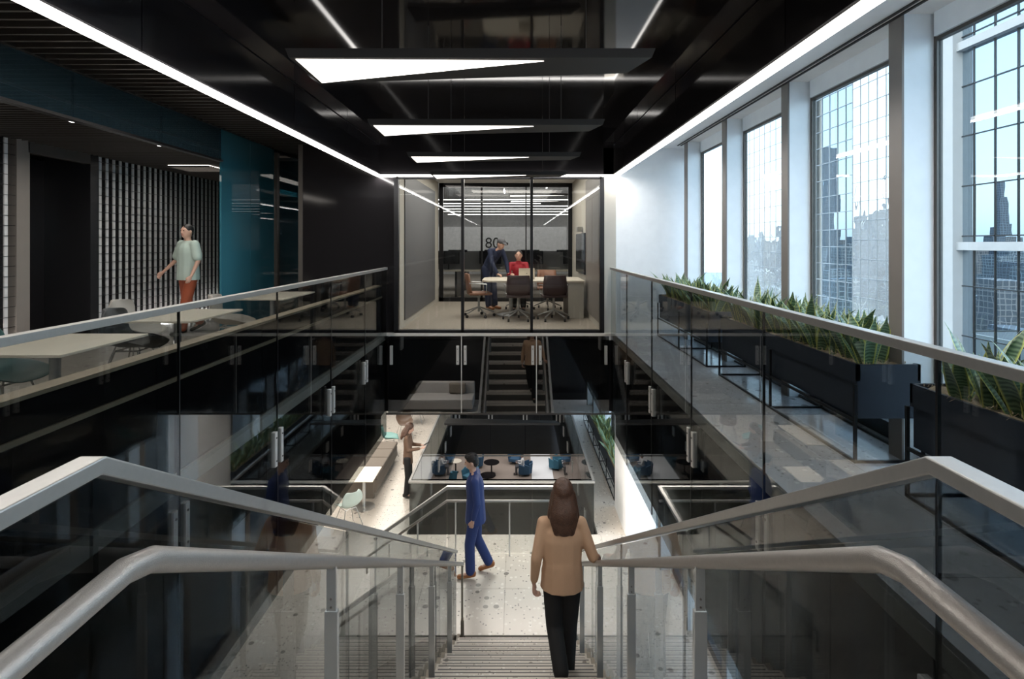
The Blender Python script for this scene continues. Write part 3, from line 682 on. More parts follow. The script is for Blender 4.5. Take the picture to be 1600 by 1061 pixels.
planter(3.6, 6.0, 0, 'middle navy planter box on a wire stand below the wide window', 'green and yellow snake plant in the middle planter box', frames=1)
planter(6.4, 8.6, 0, 'farthest planter box of the upper floor, near the white wall', 'green and yellow snake plant in the farthest upper planter box')
planter(12.4, 18.0, F1, 'planter box on the lower floor beyond the white column', 'snake plant in the lower planter box beyond the white column', step=.26)
# ------------------------------------------------------------------ furniture builders
def shell_chair(name, label, m, loc, rz, leg='steel', group=None, recliner=False):
    t = thing(name, label, 'chair', loc, rz, group)
    # shell faces +y local; profile of (y,z) swept with curved width
    prof = [(.24, .435, .20), (.18, .455, .235), (.05, .445, .245), (-.08, .445, .245), (-.17, .475, .24), (-.215, .56, .235), (-.24, .68, .225), (-.265, .78, .19), (-.275, .825, .13)]
    b = MB(); n = 8; v = []; f = []
    for (y, z, w_) in prof:
        for j in range(n+1):
            s_ = -1+2*j/n; lift = .10*abs(s_)**2.6; back = max(0, (z-.47)/.35)
            v.append((w_*s_, y+back*.11*abs(s_)**2.2, z+lift*(1-min(1, back))*(1 if y < .15 else .4)))
    m_ = n+1
    for i in range(len(prof)-1):
        for j in range(n): a = i*m_+j; f.append((a, a+1, a+m_+1, a+m_))
    b.add(v, f); o = b.obj('shell', m, t, smooth=True); so_ = o.modifiers.new('solid', 'SOLIDIFY'); so_.thickness = .012; sb = o.modifiers.new('sub', 'SUBSURF'); sb.levels = 1; sb.render_levels = 1
    for sx in (-1, 1):
        for sy in (-1, 1):
            MB().tube([(sx*.12, sy*.10, .43), (sx*.23, sy*.22, .0)], .008, 6).obj('leg', leg, t)
    fr = MB(); fr.tube([(-.12, -.10, .425), (.12, -.10, .425), (.12, .10, .425), (-.12, .10, .425), (-.12, -.10, .425)], .006, 6); fr.obj('wire_base', leg, t)
    return t
def rect_table(loc, sx, sy, label, group=None, m='cream'):
    t = thing('table', label, 'table', loc, 0, group)
    MB().box(-sx/2, sx/2, -sy/2, sy/2, .715, .735).obj('tabletop', m, t, bevel=.004)
    MB().lathe([(.035, .01), (.035, .715)], n=16).obj('pedestal', 'bright_steel', t, smooth=False)
    MB().lathe([(.24, 0), (.24, .008), (.03, .02)], n=24).obj('base', 'steel', t)
    return t
rect_table((-3.32, 3.92, 0), .78, .84, 'nearest cream rectangular table behind the left railing')
rect_table((-3.42, 5.50, 0), .84, .96, 'middle cream rectangular table behind the left railing')
rect_table((-3.40, 7.60, 0), .78, 1.1, 'farthest cream rectangular table behind the left railing')
shell_chair('shell_chair', 'dark green shell chair at the left end of the nearest left table', 'green_shell', (-3.80, 4.02, 0), -PI/2)
shell_chair('shell_chair', 'black shell chair at the left end of the middle left table', 'dark_shell', (-3.72, 5.30, 0), -PI/2+.1)
shell_chair('shell_chair', 'grey backed shell chair beyond the middle left table edge', 'grey_shell', (-4.25, 6.1, 0), -PI/2)
shell_chair('shell_chair', 'pale grey shell chair at the near end of the farthest left table', 'grey_shell', (-3.55, 6.80, 0), -PI/2+.2)
shell_chair('shell_chair', 'dark shell chair tucked against the farthest left table', 'dark_shell', (-3.0, 8.45, 0), PI/2)
# lower floor furniture
shell_chair('shell_chair', 'teal shell chair with steel legs on the lower floor walkway', 'teal_shell', (-3.50, 15.1, F1), -PI/2+.3)
shell_chair('shell_chair', 'brown shell chair on the lower floor beyond the teal one', 'brown_shell', (-3.35, 16.4, F1), PI+.4)
shell_chair('shell_chair', 'brown shell chair farthest along the lower floor walkway', 'brown_shell', (-3.25, 17.8, F1), PI/2)
shell_chair('shell_chair', 'pale green shell chair on the lower floor nearest the stair', 'pale_shell', (-3.45, 11.2, F1), .8)
sf = thing('sofa', 'brown tufted banquette sofa along the left of the lower walkway', 'sofa', (-3.55, 13.6, F1), 0)
MB().box(-.35, .35, -1.1, 1.1, .12, .42).obj('seat', 'sofa', sf, bevel=.03); MB().box(-.55, -.35, -1.1, 1.1, .12, .85).obj('backrest', 'sofa', sf, bevel=.03)
for i in range(4): MB().box(-.34, .36, -1.08+i*.55, -1.08+i*.55+.53, .42, .52).obj('cushion', 'sofa', sf, bevel=.03)
MB().box(-.5, .3, -1.12, -1.06, .0, .65).obj('end_panel', 'sofa', sf, bevel=.02)
rect_table((-3.38, 12.1, F1), .6, .8, 'white rectangular table in front of the brown banquette')
rect_table((-4.75, 14.6, F1), .8, 1.5, 'cream rectangular table behind the brown banquette, seen as a reflection in the right railing')
rect_table((-4.75, 12.3, F1), .8, 1.2, 'second cream rectangular table behind the banquette, nearer in the railing reflection')
shell_chair('shell_chair', 'grey shell chair at the reflected cream table behind the banquette', 'grey_shell', (-5.3, 13.5, F1), -PI/2)
shell_chair('shell_chair', 'dark shell chair beyond the reflected cream table', 'dark_shell', (-4.8, 15.9, F1), PI)
# sofa below the camera that shows in the dark fascia
sf = thing('sofa', 'grey sofa with a patterned cushion on the lower floor under the upper landing', 'sofa', (-3.0, -1.9, F1), 0)
MB().box(-1.5, 1.5, -.45, .45, .1, .45).obj('seat', 'sofa_grey', sf, bevel=.04); MB().box(-1.5, 1.5, -.6, -.4, .1, .85).obj('backrest', 'sofa_grey', sf, bevel=.04)
for x in (-.9, .9): MB().box(x-.3, x+.3, -.38, -.2, .46, .85).obj('cushion', 'sofa', sf, bevel=.06)
# ------------------------------------------------------------------ meeting room furniture
mt = thing('meeting_table', 'cream meeting table with rounded left end in the glass room', 'table', (0, 0, 0))
pts = [(1.34, 10.55), (1.34, 11.75)] + [(-.42+.25*math.cos(a)*1.0, 11.5+.25*math.sin(a)) for a in [PI/2+k*PI/2/5 for k in range(6)]] + [(-.42+.25*math.cos(a), 10.80+.25*math.sin(a)) for a in [PI+k*PI/2/5 for k in range(6)]]
MB().prism_z(pts, .70, .735).obj('tabletop', 'cream', mt, bevel=.004)
MB().box(1.02, 1.32, 10.58, 10.62, 0, .70).obj('end_panel', 'cream_wall', mt); MB().box(1.02, 1.06, 10.62, 11.7, 0, .70).obj('cabinet_side', 'taupe', mt)
MB().lathe([(.04, .02), (.04, .70)], (-.1, 11.15, 0), 12).obj('pedestal', 'steel', mt); MB().lathe([(.3, 0), (.3, .01), (.04, .03)], (-.1, 11.15, 0), 20).obj('base', 'steel', mt)
def office_chair(loc, rz, label, m, group=None):
    t = thing('office_chair', label, 'chair', loc, rz, group)
    MB().box(-.23, .23, -.22, .24, .44, .49).obj('seat', m, t, bevel=.02)
    b = MB(); n = 6; v = []; f = []
    for i, (y, z, w_) in enumerate(((-.20, .46, .20), (-.235, .56, .225), (-.25, .70, .22), (-.27, .86, .20))):
        for j in range(n+1): s_ = -1+2*j/n; v.append((w_*s_, y+.05*s_*s_, z))
    for i in range(3):
        for j in range(n): a = i*(n+1)+j; f.append((a, a+1, a+n+2, a+n+1))
    b.add(v, f); o = b.obj('backrest', m, t, smooth=True); q = o.modifiers.new('solid', 'SOLIDIFY'); q.thickness = .03; q.offset = 0
    for s_ in (-1, 1): MB().tube([(s_*.22, -.21, .68), (s_*.27, -.1, .68), (s_*.27, .12, .66), (s_*.25, .12, .50), (s_*.15, .05, .45)], .010, 6).obj('armrest', 'bright_steel', t)
    MB().lathe([(.022, .10), (.022, .44)], n=10).obj('column', 'steel', t)
    for k in range(5):
        a = 2*PI*k/5+.3; l = MB().tube([(0, 0, .20), (.31*math.cos(a), .31*math.sin(a), .085)], .014, 6).obj('base_arm', 'steel', t)
        MB().tube([(.31*math.cos(a)-.018, .31*math.sin(a), .03), (.31*math.cos(a)+.018, .31*math.sin(a), .03)], .03, 10).obj('caster', 'black_matte', l)
    return t
office_chair((.05, 10.35, 0), 0, 'dark leather swivel chair with its back to the glass, in front of the laptop', 'leather_dark')
office_chair((.72, 10.35, 0), .05, 'dark leather swivel chair with its back to the glass, beside the table end panel', 'leather_dark')
office_chair((-.74, 10.85, 0), -PI/2+.2, 'tan leather swivel chair at the left end of the meeting table', 'leather_tan')
office_chair((.70, 12.1, 0), PI, 'orange-brown swivel chair on the far side of the meeting table', 'leather_tan')
office_chair((.08, 12.15, 0), PI, 'swivel chair under the seated woman in red', 'leather_tan')
lp = thing('laptop', 'silver laptop open in front of the woman in red', 'laptop', (.22, 11.0, .736))
MB().box(-.16, .16, -.02, .20, 0, .012).obj('base', 'aluminium', lp); MB().prism_x([(-.02, .012), (-.012, .012), (-.062, .222), (-.07, .22)], -.16, .16).obj('lid', 'aluminium', lp)
MB().lathe([(.012, 0), (.012, .001)], n=10).obj('emblem', 'dark_metal', lp).matrix_basis = Matrix.Translation((0, -.047, .12)) @ Matrix.Rotation(PI/2-.24, 4, 'X')
# ------------------------------------------------------------------ F3 lounge
def tub_chair(loc, rz, label, m, group=None):
    t = thing('lounge_chair', label, 'chair', loc, rz, group)
    MB().box(-.36, .36, -.32, .36, .18, .42).obj('seat', m, t, bevel=.05)
    b = MB(); pr = [(.40, .30), (.42, 0), (.36, -.30), (.18, -.42), (-.18, -.42), (-.36, -.30), (-.42, 0), (-.40, .30)]
    for (xa, ya), (xb, yb) in zip(pr, pr[1:]): b.add([(xa, ya, .15), (xb, yb, .15), (xb*1.15, yb*1.15, .80), (xa*1.15, ya*1.15, .80 if abs(xa) < .3 else .66)], [(0, 1, 2, 3)])
    o = b.obj('backrest', m, t); q = o.modifiers.new('solid', 'SOLIDIFY'); q.thickness = .06
    for x in (-.3, .3):
        for y in (-.28, .3): MB().tube([(x, y, 0), (x, y, .18)], .015, 6).obj('leg', 'black_metal', t)
    return t
def round_table(loc, r, h, label, m, base='black_metal'):
    t = thing('round_table', label, 'table', loc)
    MB().lathe([(r*.96, h-.03), (r, h-.02), (r, h)], n=32).obj('tabletop', m, t); MB().lathe([(.045, .02), (.045, h-.03)], n=12).obj('pedestal', base, t); MB().lathe([(r*.5, 0), (r*.5, .02), (.05, .05)], n=20).obj('base', base, t)
    return t
def f3(px, py, h=0): d = 850*(1.45-F3-h)/(py-381); return ((px-806)*d/850, d, F3)
round_table(f3(768, 722, .74), .50, .74, 'black round pedestal table on the lowest floor', 'black_gloss')
round_table(f3(762, 742, .4), .50, .38, 'low black round coffee table on the lowest floor', 'black_gloss')
round_table(f3(712, 720, .74), .38, .74, 'white round table on the lowest floor', 'cream')
round_table(f3(890, 722, .74), .5, .74, 'black round table at the right of the lowest floor', 'black_gloss')
round_table(f3(900, 745, .4), .5, .38, 'low black round table at the lower right of the lowest floor', 'black_gloss')
for i, (px, py, rz, m, lb) in enumerate(((745, 722, .2, 'blue_fabric', 'blue lounge chair left of the black round table on the lowest floor'), (735, 745, 2.4, 'teal_fabric', 'teal lounge chair facing the low black table'),
        (702, 744, -1, 'teal_fabric', 'teal lounge chair beside the man in the blue suit\'s shoulder'), (681, 735, -PI/2, 'blue_fabric', 'blue lounge chair under the left reader on the lowest floor'), (819, 734, PI/2, 'blue_fabric', 'blue lounge chair under the man seated near the white walkway'),
        (868, 725, 1.2, 'teal_fabric', 'teal lounge chair beyond the white walkway'), (912, 735, 1.3, 'blue_fabric', 'blue lounge chair at the right end of the lowest floor'), (806, 717, 2.8, 'blue_fabric', 'blue lounge chair in the far row of the lowest floor'), (697, 716, 2.8, 'blue_fabric', 'blue lounge chair in the far left of the lowest floor'))):
    tub_chair(f3(px, py, .3), rz, lb, m)
tag(MB().box(1.0, 2.35, 28, 41, F3, F3+.04).obj('pale_strip', 'white_paint'), 'white walkway strip across the lowest floor', 'walkway')
tag(MB().box(-7.6, -5.2, 28, 41, F3, F3+.04).obj('pale_strip', 'white_paint'), 'pale strip painting the glass sheen at the left of the lowest floor', 'walkway')  # pale slab stands in for the bright reflection in the side glass
# ------------------------------------------------------------------ people
dgc = bpy.context.evaluated_depsgraph_get
def solidify_mesh(mb, name, m, parent, vox, smooth=6, cut=None):
    me = mb.mesh(name, m); o = bpy.data.objects.new('tmp', me); COL.objects.link(o)
    r = o.modifiers.new('r', 'REMESH'); r.mode = 'VOXEL'; r.voxel_size = vox
    if smooth: s_ = o.modifiers.new('s', 'SMOOTH'); s_.factor = .5; s_.iterations = smooth
    bpy.context.view_layer.update(); dg = dgc(); n = bpy.data.meshes.new_from_object(o.evaluated_get(dg)); n.name = name
    bpy.data.objects.remove(o)
    if cut:
        bm = bmesh.new(); bm.from_mesh(n); bmesh.ops.bisect_plane(bm, geom=bm.verts[:]+bm.edges[:]+bm.faces[:], plane_co=(0, 0, cut), plane_no=(0, 0, -1), clear_outer=True)
        bmesh.ops.holes_fill(bm, edges=[e for e in bm.edges if e.is_boundary]); bm.to_mesh(n); bm.free()
    n.materials.clear(); n.materials.append(MT[m]); n.polygons.foreach_set('use_smooth', [True]*len(n.polygons))
    return obj_of(name, n, parent)
V = Vector
def person(label, loc, rz, J, top, bottom, shoe, hair='hair_brown', hairstyle='short', loose=1.0, vox=.010, fem=False, sleeve='long', jacket=False, handpose=None, hat=None):
    t = thing('person', label, 'person', loc, rz)
    pel, wai, che, nec, hd_ = [V(J[k]) for k in ('pelvis', 'waist', 'chest', 'neck', 'head')]
    sh = [V(J['sh'][i]) for i in (0, 1)]; el = [V(J['el'][i]) for i in (0, 1)]; wr = [V(J['wr'][i]) for i in (0, 1)]
    hp = [V(J['hip'][i]) for i in (0, 1)]; kn = [V(J['kn'][i]) for i in (0, 1)]; an = [V(J['an'][i]) for i in (0, 1)]; toe = [V(J['toe'][i]) for i in (0, 1)]
    side = (sh[1]-sh[0]).normalized(); hyaw = J.get('hyaw', 0); f_ = Matrix.Rotation(hyaw, 3, 'Z') @ V((0, 1, 0)); hs = Matrix.Rotation(hyaw, 3, 'Z') @ V((1, 0, 0))
    b = MB(); sw = .9 if fem else 1.0
    b.cap(pel, wai, .135*sw, .115*sw, .72, side); b.cap(wai, che, .115*sw, .135*sw, .72, side); b.cap(che, nec-V((0, 0, .04)), .13*sw, .07, .75, side)
    b.cap(sh[0], sh[1], .05*sw, .05*sw); b.cap(nec-V((0, 0, .03)), hd_-V((0, 0, .04)), .052*sw, .050*sw)
    hq = MB(); hq.ell((0, 0, 0), .075, .095, .115); hq.ell((0, .03, -.055), .055, .062, .058)
    hq.cap((0, .088, .01), (0, .108, -.022), .008, .013); 
    for s_ in (-1, 1): hq.ell((s_*.077, -.005, -.01), .012, .020, .032); hq.cap((s_*.03-.012, .083, .03), (s_*.03+.012, .083, .03), .008, .008)
    M = Matrix.Translation(hd_) @ Matrix.Rotation(hyaw, 4, 'Z') @ Matrix.Rotation(J.get('hpitch', 0), 4, 'X'); b.add([M @ V(p) for p in hq.v], hq.f)
    for i in (0, 1):
        b.cap(sh[i], el[i], .043*sw, .036*sw); b.cap(el[i], wr[i], .037*sw, .024*sw)
        d = (wr[i]-el[i]).normalized(); hdv = V(J['hd'][i]).normalized() if 'hd' in J else d
        pn = V(J['palm'][i]) if 'palm' in J else side*(1 if i == 0 else -1)      # palm normal
        pn = (pn-hdv*pn.dot(hdv)).normalized(); ac = hdv.cross(pn).normalized()
        b.cap(wr[i], wr[i]+hdv*.075, .026, .036, .42, ac)
        for k, (o_, L) in enumerate(((-.027, .062), (-.009, .072), (.009, .068), (.027, .052))):
            p0 = wr[i]+hdv*.085+ac*o_; cu_ = J.get('curl', .5); p1 = p0+(hdv*math.cos(cu_)+pn*math.sin(cu_))*L*.5; p2 = p1+(hdv*math.cos(cu_*2.2)+pn*math.sin(cu_*2.2))*L*.5
            b.cap(p0-hdv*.02, p1, .0095, .0085, n=8); b.cap(p1, p2, .0085, .007, n=8)
        th = ac*(-1 if V(J.get('thumb', ((0, 1, 0),)*2)[i]).dot(ac) < 0 else 1)
        q0 = wr[i]+hdv*.03+th*.026; q1 = q0+hdv*.03+th*.022+pn*.01; q2 = q1+hdv*.03+pn*.012; b.cap(q0, q1, .013, .011, n=8); b.cap(q1, q2, .011, .009, n=8)
        b.cap(hp[i], kn[i], .082*sw, .054*sw); b.cap(kn[i], an[i], .055*sw, .036*sw)
        fd = (toe[i]-an[i]); b.cap(an[i]-fd*.15, toe[i], .032, .028, .8)
    solidify_mesh(b, 'body', 'skin', t, vox)
    for s_ in (-1, 1):
        e = MB(); e.ell((s_*.030, .087, .012), .011, .008, .007, 8, 6); e.v = [tuple(M @ V(p)) for p in e.v]; e.obj('eye', 'eye', t, True)
    e = MB(); e.ell((0, .086, -.055), .024, .008, .007, 10, 6); e.v = [tuple(M @ V(p)) for p in e.v]; e.obj('mouth', 'lip', t, True)
    # top garment
    c = MB(); g_ = .014
    hem = J.get('hem', .10)
    lw_ = loose; c.cap(pel-V((0, 0, hem-.12)) if not jacket else pel-V((0, 0, .06)), wai, .160*sw*lw_, .148*sw*lw_, .74, side); c.cap(wai, che, .148*sw*lw_, .160*sw*lw_, .72, side); c.cap(che, nec-V((0, 0, .06)), .155*sw, .065, .76, side)
    c.cap(sh[0], sh[1], .060*sw, .060*sw); c.cap(nec-V((0, 0, .08)), nec-V((0, 0, .02)), .066, .060)
    for i in (0, 1):
        c.cap(sh[i], el[i], .060*sw, .052*sw)
        if sleeve == 'long': c.cap(el[i], wr[i]-(wr[i]-el[i]).normalized()*.03, .053*sw, .038*sw)
    if sleeve == 'short':
        c = MB(); c.cap(pel-V((0, 0, .06)), wai, .165*loose, .155*loose, .78, side); c.cap(wai, che, .155*loose, .168*loose, .76, side); c.cap(che, nec-V((0, 0, .06)), .155, .065, .76, side); c.cap(sh[0], sh[1], .065, .065)
        for i in (0, 1): c.cap(sh[i], sh[i]+(el[i]-sh[i])*.75, .072, .074)
    cut = None
    if J.get('standing', abs(che.y-pel.y) < .1 and pel.z > .8):
        cut = pel.z-hem if not jacket else pel.z-.17
        c.cap(pel-V((0, 0, hem+.12)), wai, .176*sw*loose, .150*sw*loose, .76, side)
    solidify_mesh(c, 'jacket' if jacket else 'top', top, t, max(vox, .010), 5, cut)
    # trousers
    d = MB(); d.cap(pel+V((0, 0, .05)), (hp[0]+hp[1])/2, .132*sw, .125*sw, .80, side)
    for i in (0, 1):
        d.cap(hp[i], kn[i], .096*sw, .078*sw); d.cap(kn[i], an[i]+(kn[i]-an[i])*.08, .078*sw, .072*sw)
    solidify_mesh(d, 'trousers', bottom, t, max(vox, .010), 5)
    for i in (0, 1):
        s_ = MB(); fd = toe[i]-an[i]; hb = an[i]-V((fd.x, fd.y, 0)).normalized()*.045; hb.z = min(an[i].z, hb.z)-.03
        s_.cap(hb, toe[i]-V((0, 0, .0)), .040, .042, .75, (0, 0, 1) if 0 else None); s_.cap(hb+V((0, 0, .02)), an[i]-V((0, 0, .02))+fd*.2, .042, .036)
        solidify_mesh(s_, 'shoe', shoe, t, .008, 3)
    h = MB()
    if hairstyle == 'short':
        h.ell((0, -.016, .035), .084, .098, .098); h.ell((0, -.045, -.01), .074, .066, .085); h.ell((0, .045, .085), .062, .048, .035)
    elif hairstyle == 'buzz':
        h.ell((0, -.014, .026), .080, .098, .098); h.ell((0, -.05, -.03), .066, .05, .06)
    elif hairstyle == 'long':
        h.ell((0, -.018, .030), .090, .104, .104); h.cap((0, -.05, .0), (0, -.08, -.13), .096, .112, .60, (1, 0, 0)); h.cap((0, -.08, -.12), (.0, -.09, -.20), .120, .108, .42, (1, 0, 0))
        for s_ in (-1, 1): h.cap((s_*.070, -.02, .0), (s_*.092, -.03, -.16), .036, .045); h.cap((s_*.070, -.08, -.18), (s_*.060, -.09, -.275), .05, .03, .7)
    elif hairstyle == 'tied':
        h.ell((0, -.018, .028), .082, .100, .100); h.ell((0, -.10, -.02), .035, .035, .045)
    if h.v:
        hh = MB(); cut = [(M @ V(p)) for p in h.v]; hh.add(cut, h.f)
        solidify_mesh(hh, 'hair', hair, t, .008, 3)
    if hat:
        q = MB(); q.ell((0, -.006, .055), .092, .108, .075); q.cap((0, .09, .05), (0, .135, .04), .055, .045, .3, (1, 0, 0)); q.v = [tuple(M @ V(p)) for p in q.v]
        solidify_mesh(q, 'cap', hat, t, .008, 3)
    return t
BASE = dict(pelvis=(0, 0, .95), waist=(0, 0, 1.07), chest=(0, 0, 1.27), neck=(0, 0, 1.47), head=(0, .015, 1.60),
    sh=((-.165, 0, 1.40), (.165, 0, 1.40)), el=((-.22, -.03, 1.12), (.22, -.03, 1.12)), wr=((-.23, .03, .88), (.23, .03, .88)),
    hip=((-.085, 0, .90), (.085, 0, .90)), kn=((-.09, .02, .49), (.09, .02, .49)), an=((-.09, -.02, .08), (.09, -.02, .08)), toe=((-.10, .13, .035), (.10, .13, .035)))
def P(**k): d = dict(BASE); d.update(k); return d
# descending woman; origin at the front foot tread
yw = 4.58; zw = -rise*13
person('woman seen from behind in a tan sweater and black trousers, descending the stair', (.385, yw, zw), 0,
    P(pelvis=(0, -.05, .95), waist=(0, -.05, 1.06), chest=(0, -.04, 1.26), neck=(0, -.03, 1.46), head=(.01, -.01, 1.615), hpitch=-.12,
      sh=((-.155, -.04, 1.385), (.155, -.04, 1.385)), el=((-.215, -.10, 1.12), (.255, -.07, 1.12)), wr=((-.235, -.06, .90), (.285, .09, 1.005)),
      hd=((0, .15, -1), (.45, .85, -.12)), palm=((1, 0, 0), (-.25, -.1, -1)), thumb=((0, 1, 0), (-1, 0, 0)), curl=.7,
      hip=((-.08, -.05, .91), (.08, -.05, .91)), kn=((-.065, -.03, .53), (.065, .02, .48)), an=((-.02, -.25, .27), (.045, .0, .08)), toe=((-.01, -.16, .205), (.05, .14, .035)), hem=.085),
    'sweater', 'trouser_black', 'shoe_black', 'hair_brown', 'long', vox=.007, fem=True, loose=1.22)
# man in blue suit on the landing, facing left (-x)
person('man in a blue suit and tan shoes walking left across the landing', (-.60, 8.10, LAND), PI/2,
    P(pelvis=(0, 0, .99), waist=(0, 0, 1.12), chest=(0, .01, 1.33), neck=(0, .03, 1.54), head=(0, .06, 1.69), hpitch=-.2,
      sh=((-.19, 0, 1.46), (.19, 0, 1.46)), el=((-.24, -.04, 1.17), (.24, -.03, 1.17)), wr=((-.24, .02, .93), (.24, .05, .93)),
      hip=((-.09, 0, .94), (.09, 0, .94)), kn=((-.09, .08, .51), (.09, -.01, .51)), an=((-.09, .07, .085), (.09, -.20, .13)), toe=((-.10, .23, .035), (.10, -.07, .04))),
    'suit_blue', 'suit_blue', 'shoe_tan', 'hair_black', 'short', vox=.010, jacket=True, loose=1.2)
# woman with a phone, lower floor
person('long-haired woman in a brown blazer looking at her phone on the lower floor', (-2.50, 12.6, F1), -PI/2,
    P(head=(0, .04, 1.585), hpitch=-.35, el=((-.20, .04, 1.14), (.20, .04, 1.14)), wr=((-.08, .30, 1.16), (.08, .30, 1.14)), hd=((.2, 1, .1), (-.2, 1, .1)), palm=((0, 0, 1), (0, 0, 1)), thumb=((1, 0, 0), (-1, 0, 0))),
    'blazer_brown', 'trouser_black', 'shoe_black', 'hair_brown', 'long', vox=.012, fem=True, jacket=True)
ph = tag(MB().box(-.004, .15, -.035, .035, 0, .01).obj('phone', 'screen', bevel=.003), 'dark phone in the hands of the woman in the brown blazer', 'phone'); ph.location = (-2.12, 12.6, F1+1.19); ph.rotation_euler = (0, -.5, 0)
# walker on the left
person('man in a mint t-shirt and rust trousers walking in front of the slat screen', (-5.30, 8.80, 0), PI-.5,
    P(pelvis=(0, 0, .97), waist=(0, 0, 1.09), chest=(0, 0, 1.31), neck=(0, 0, 1.51), head=(0, .02, 1.65), hyaw=.2,
      sh=((-.18, 0, 1.44), (.18, 0, 1.44)), el=((-.27, .0, 1.17), (.29, .03, 1.18)), wr=((-.29, .12, .95), (.40, .16, 1.0)),
      kn=((-.10, .10, .50), (.10, -.04, .50)), an=((-.10, .16, .09), (.10, -.26, .14)), toe=((-.11, .31, .04), (.11, -.13, .04))),
    'shirt_mint', 'trouser_rust', 'shoe_black', 'hair_black', 'buzz', vox=.012, sleeve='short', loose=1.22)
# meeting room: leaning man in navy with a cap, seated woman in red
person('man in a navy jacket and grey cap leaning over the meeting table', (-.52, 12.05, 0), -PI*.75,
    P(pelvis=(0, -.12, .93), waist=(0, -.06, 1.05), chest=(0, .08, 1.22), neck=(0, .20, 1.36), head=(0, .28, 1.45), hpitch=-.35, sh=((-.18, .12, 1.30), (.18, .12, 1.30)), el=((-.22, .22, 1.04), (.22, .22, 1.04)), wr=((-.16, .34, .80), (.16, .34, .80)),
      hd=((0, 1, -.2), (0, 1, -.2)), palm=((0, 0, -1), (0, 0, -1)), hip=((-.09, -.12, .90), (.09, -.12, .90)), kn=((-.09, -.06, .49), (.09, -.06, .49))),
    'suit_navy', 'suit_navy', 'shoe_tan', 'hair_black', 'buzz', vox=.012, jacket=True, hat='cap_grey')
SIT = dict(BASE, pelvis=(0, 0, .56), waist=(0, .01, .68), chest=(0, .02, .88), neck=(0, .03, 1.07), head=(0, .05, 1.20), sh=((-.17, .02, 1.0), (.17, .02, 1.0)), el=((-.22, .12, .76), (.22, .12, .76)), wr=((-.14, .34, .80), (.14, .34, .80)),
    hd=((.2, 1, 0), (-.2, 1, 0)), palm=((0, 0, -1), (0, 0, -1)), hip=((-.09, .02, .55), (.09, .02, .55)), kn=((-.10, .42, .52), (.10, .42, .52)), an=((-.10, .42, .09), (.10, .42, .09)), toe=((-.10, .56, .035), (.10, .56, .035)))
person('woman in a red blouse sitting behind the laptop at the meeting table', (.06, 12.10, 0), PI, SIT, 'dress_red', 'trouser_black', 'shoe_black', 'hair_black', 'tied', vox=.012, fem=True)
SL = dict(SIT, pelvis=(0, 0, .50), hip=((-.09, .02, .50), (.09, .02, .50)))
x, y, z = f3(683, 735, .3); person('seated reader in a pale shirt at the left of the lowest floor', (x, y, z), -PI/2, SIT, 'shirt_white', 'cap_grey', 'shoe_black', 'hair_black', 'buzz', vox=.02)
x, y, z = f3(817, 734, .3); person('man in a white shirt seated beside the white walkway on the lowest floor', (x, y, z), PI/2, SIT, 'shirt_white', 'cap_grey', 'shoe_black', 'hair_black', 'buzz', vox=.02)
# ------------------------------------------------------------------ outside: towers across the street and the skyline they mirror
GR = -130
struct(MB().box(-1500, 1500, -1500, 2500, GR-1, GR).obj('ground', 'city_a'))
def facade(name, label, X, y0, y1, z0, z1, pw, phh, m, mull, mw, md, pier=None):
    t = thing(name, label, 'building', (X, y0, 0))
    MB().box(.6, 30, 0, y1-y0, GR, z1+30).obj('core', 'city_b', t)
    ny = int((y1-y0)/pw); nz = int((z1-z0)/phh)
    me = MB().box(0, .05, mw/2, pw-mw/2, mw/2, phh-mw/2).mesh('pane', m)
    cnt = 0
    if ny*nz <= 300:
        for i in range(ny):
            for j in range(nz):
                obj_of('pane', me, t, (random.uniform(0, .012), i*pw, z0+j*phh), (0, random.uniform(-.002, .002), random.uniform(-.003, .003)))
    else:
        b = MB()
        for i in range(ny):
            for j in range(nz):
                d = [random.uniform(0, .012) for _ in range(4)]
                ya, yb, za, zb = i*pw+mw/2, (i+1)*pw-mw/2, z0+j*phh+mw/2, z0+(j+1)*phh-mw/2
                b.add([(d[0], ya, za), (d[1], yb, za), (d[2], yb, zb), (d[3], ya, zb)], [(0, 3, 2, 1)])
        o = b.obj('pane', m, t); o['kind'] = 'stuff'
    fr = MB()
    for i in range(ny+1): fr.box(-md, .1, i*pw-mw/2, i*pw+mw/2, z0, z1)
    for j in range(nz+1): fr.box(-md, .1, 0, y1-y0, z0+j*phh-mw/2, z0+j*phh+mw/2)
    fr.obj('glazing_bars', mull, t)
    return t
A = facade('office_tower', 'blue glass office tower with pale stone piers, nearest outside the right window', 25, 20.5, 33.6, -14.8, 18.5, 1.31, 2.78, 'facade_blue', 'black_metal', .06, .05)
for y in (9.9, 6.2, ): pass
for yy in (.0, 10.3, 13.0): MB().box(-.55, .2, yy-.35, yy+.35, -40, 40).obj('stone_pier', 'stone', A)
for zz in (1.1, 12.2, -10): MB().box(-.35, .15, 0, 13.1, zz, zz+.45).obj('stone_band', 'stone', A)
facade('office_tower', 'dark reflecting glass tower strip left of the white tower', 27, 42.2, 49, -22, 30, 1.15, 1.45, 'facade_blue', 'bar_grey', .05, .05)
facade('office_tower', 'bright white glass tower with a fine grid in the wide window', 26, 34.4, 42, -20, 27, .95, 1.45, 'facade_white', 'bar_grey', .035, .03)
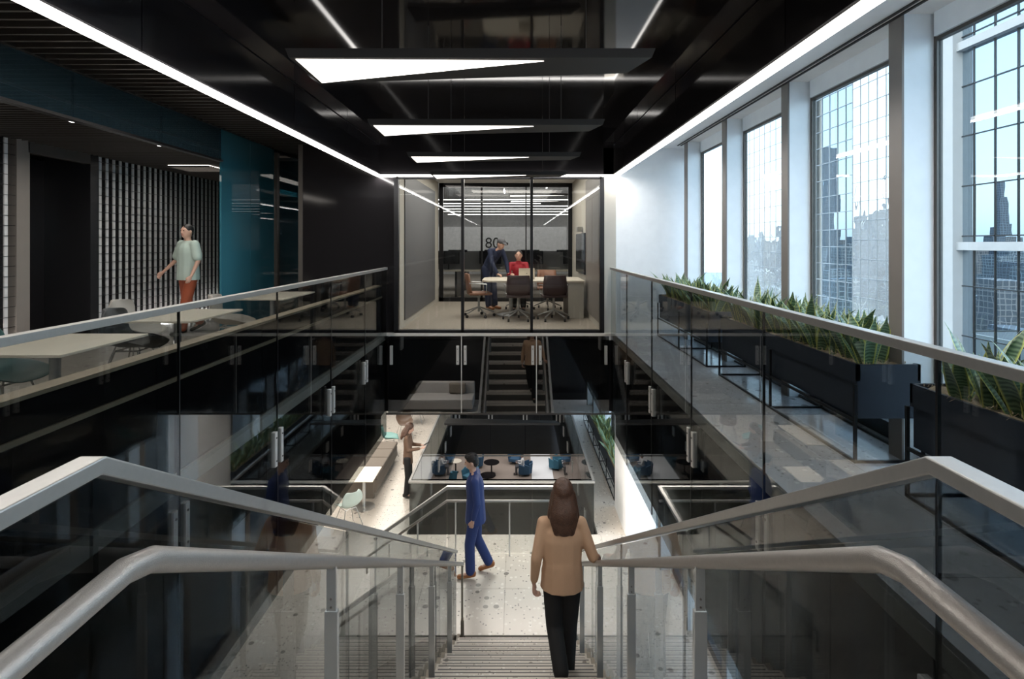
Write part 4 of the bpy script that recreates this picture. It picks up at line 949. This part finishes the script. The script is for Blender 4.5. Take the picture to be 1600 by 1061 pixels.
facade('office_tower', 'pale glass tower seen in the narrow far window', 32, 58, 82, -30, 45, 1.5, 1.9, 'facade_white', 'bar_grey', .05, .03)
# skyline (real, behind this building, mirrored by the facades; part of it also seen directly)
sk = [('slender spired skyscraper of the mirrored skyline', 5, 230, 'city_2')]
def tower(x, y, w, d, h, m, label, spire=False, group=None):
    t = thing('skyscraper', label, 'building', (x, y, GR), 0, group)
    MB().box(-w/2, w/2, -d/2, d/2, 0, h*.8).obj('shaft', m, t); MB().box(-w*.36, w*.36, -d*.36, d*.36, h*.8, h).obj('crown', m, t)
    if spire: MB().box(-w*.2, w*.2, -d*.2, d*.2, h, h*1.12).obj('setback', m, t); MB().tube([(0, 0, h*1.12), (0, 0, h*1.38)], [w*.07, .4], 8).obj('spire', m, t)
rr = random.Random(3); lab = 'distant city block in the skyline mirrored by the glass towers'
spots = []
while len(spots) < 230:
    yy = rr.uniform(260, 1200); s_ = rr.uniform(.28, 1.05); xx = 50-s_*yy
    if all(abs(xx-a) > 37 or abs(yy-b) > 37 for a, b in spots) and all(abs(xx-(50-(p_-806)/850*(540+48*q_))) > 30 or abs(yy-(540+48*q_)) > 30 for q_, p_ in enumerate((1338, 1362, 1376, 1210, 1318, 1290, 1560, 1470))): spots.append((xx, yy))
for xx, yy in spots:
    tower(xx, yy, rr.uniform(18, 36), rr.uniform(18, 36), rr.uniform(50, 138)*(.62+.36*min(yy, 900)/700), rr.choice(['city_1', 'city_2', 'city_3', 'city_4', 'city_1']), lab, group=lab)
for k, (px, top) in enumerate(((1338, 295), (1362, 330), (1376, 290), (1210, 350), (1318, 400), (1290, 230), (1560, 250), (1470, 300))):
    yy = 540+48*k; s_ = (px-806)/850; h = (381-top)/850*yy+131
    tower(50-s_*yy, yy, 17, 17, h/1.3 if k % 2 == 0 else h, 'city_2', '%s slender skyscraper rising above the mirrored skyline' % ('first', 'second', 'third', 'fourth', 'fifth', 'sixth', 'seventh', 'eighth')[k], spire=(k % 2 == 0))
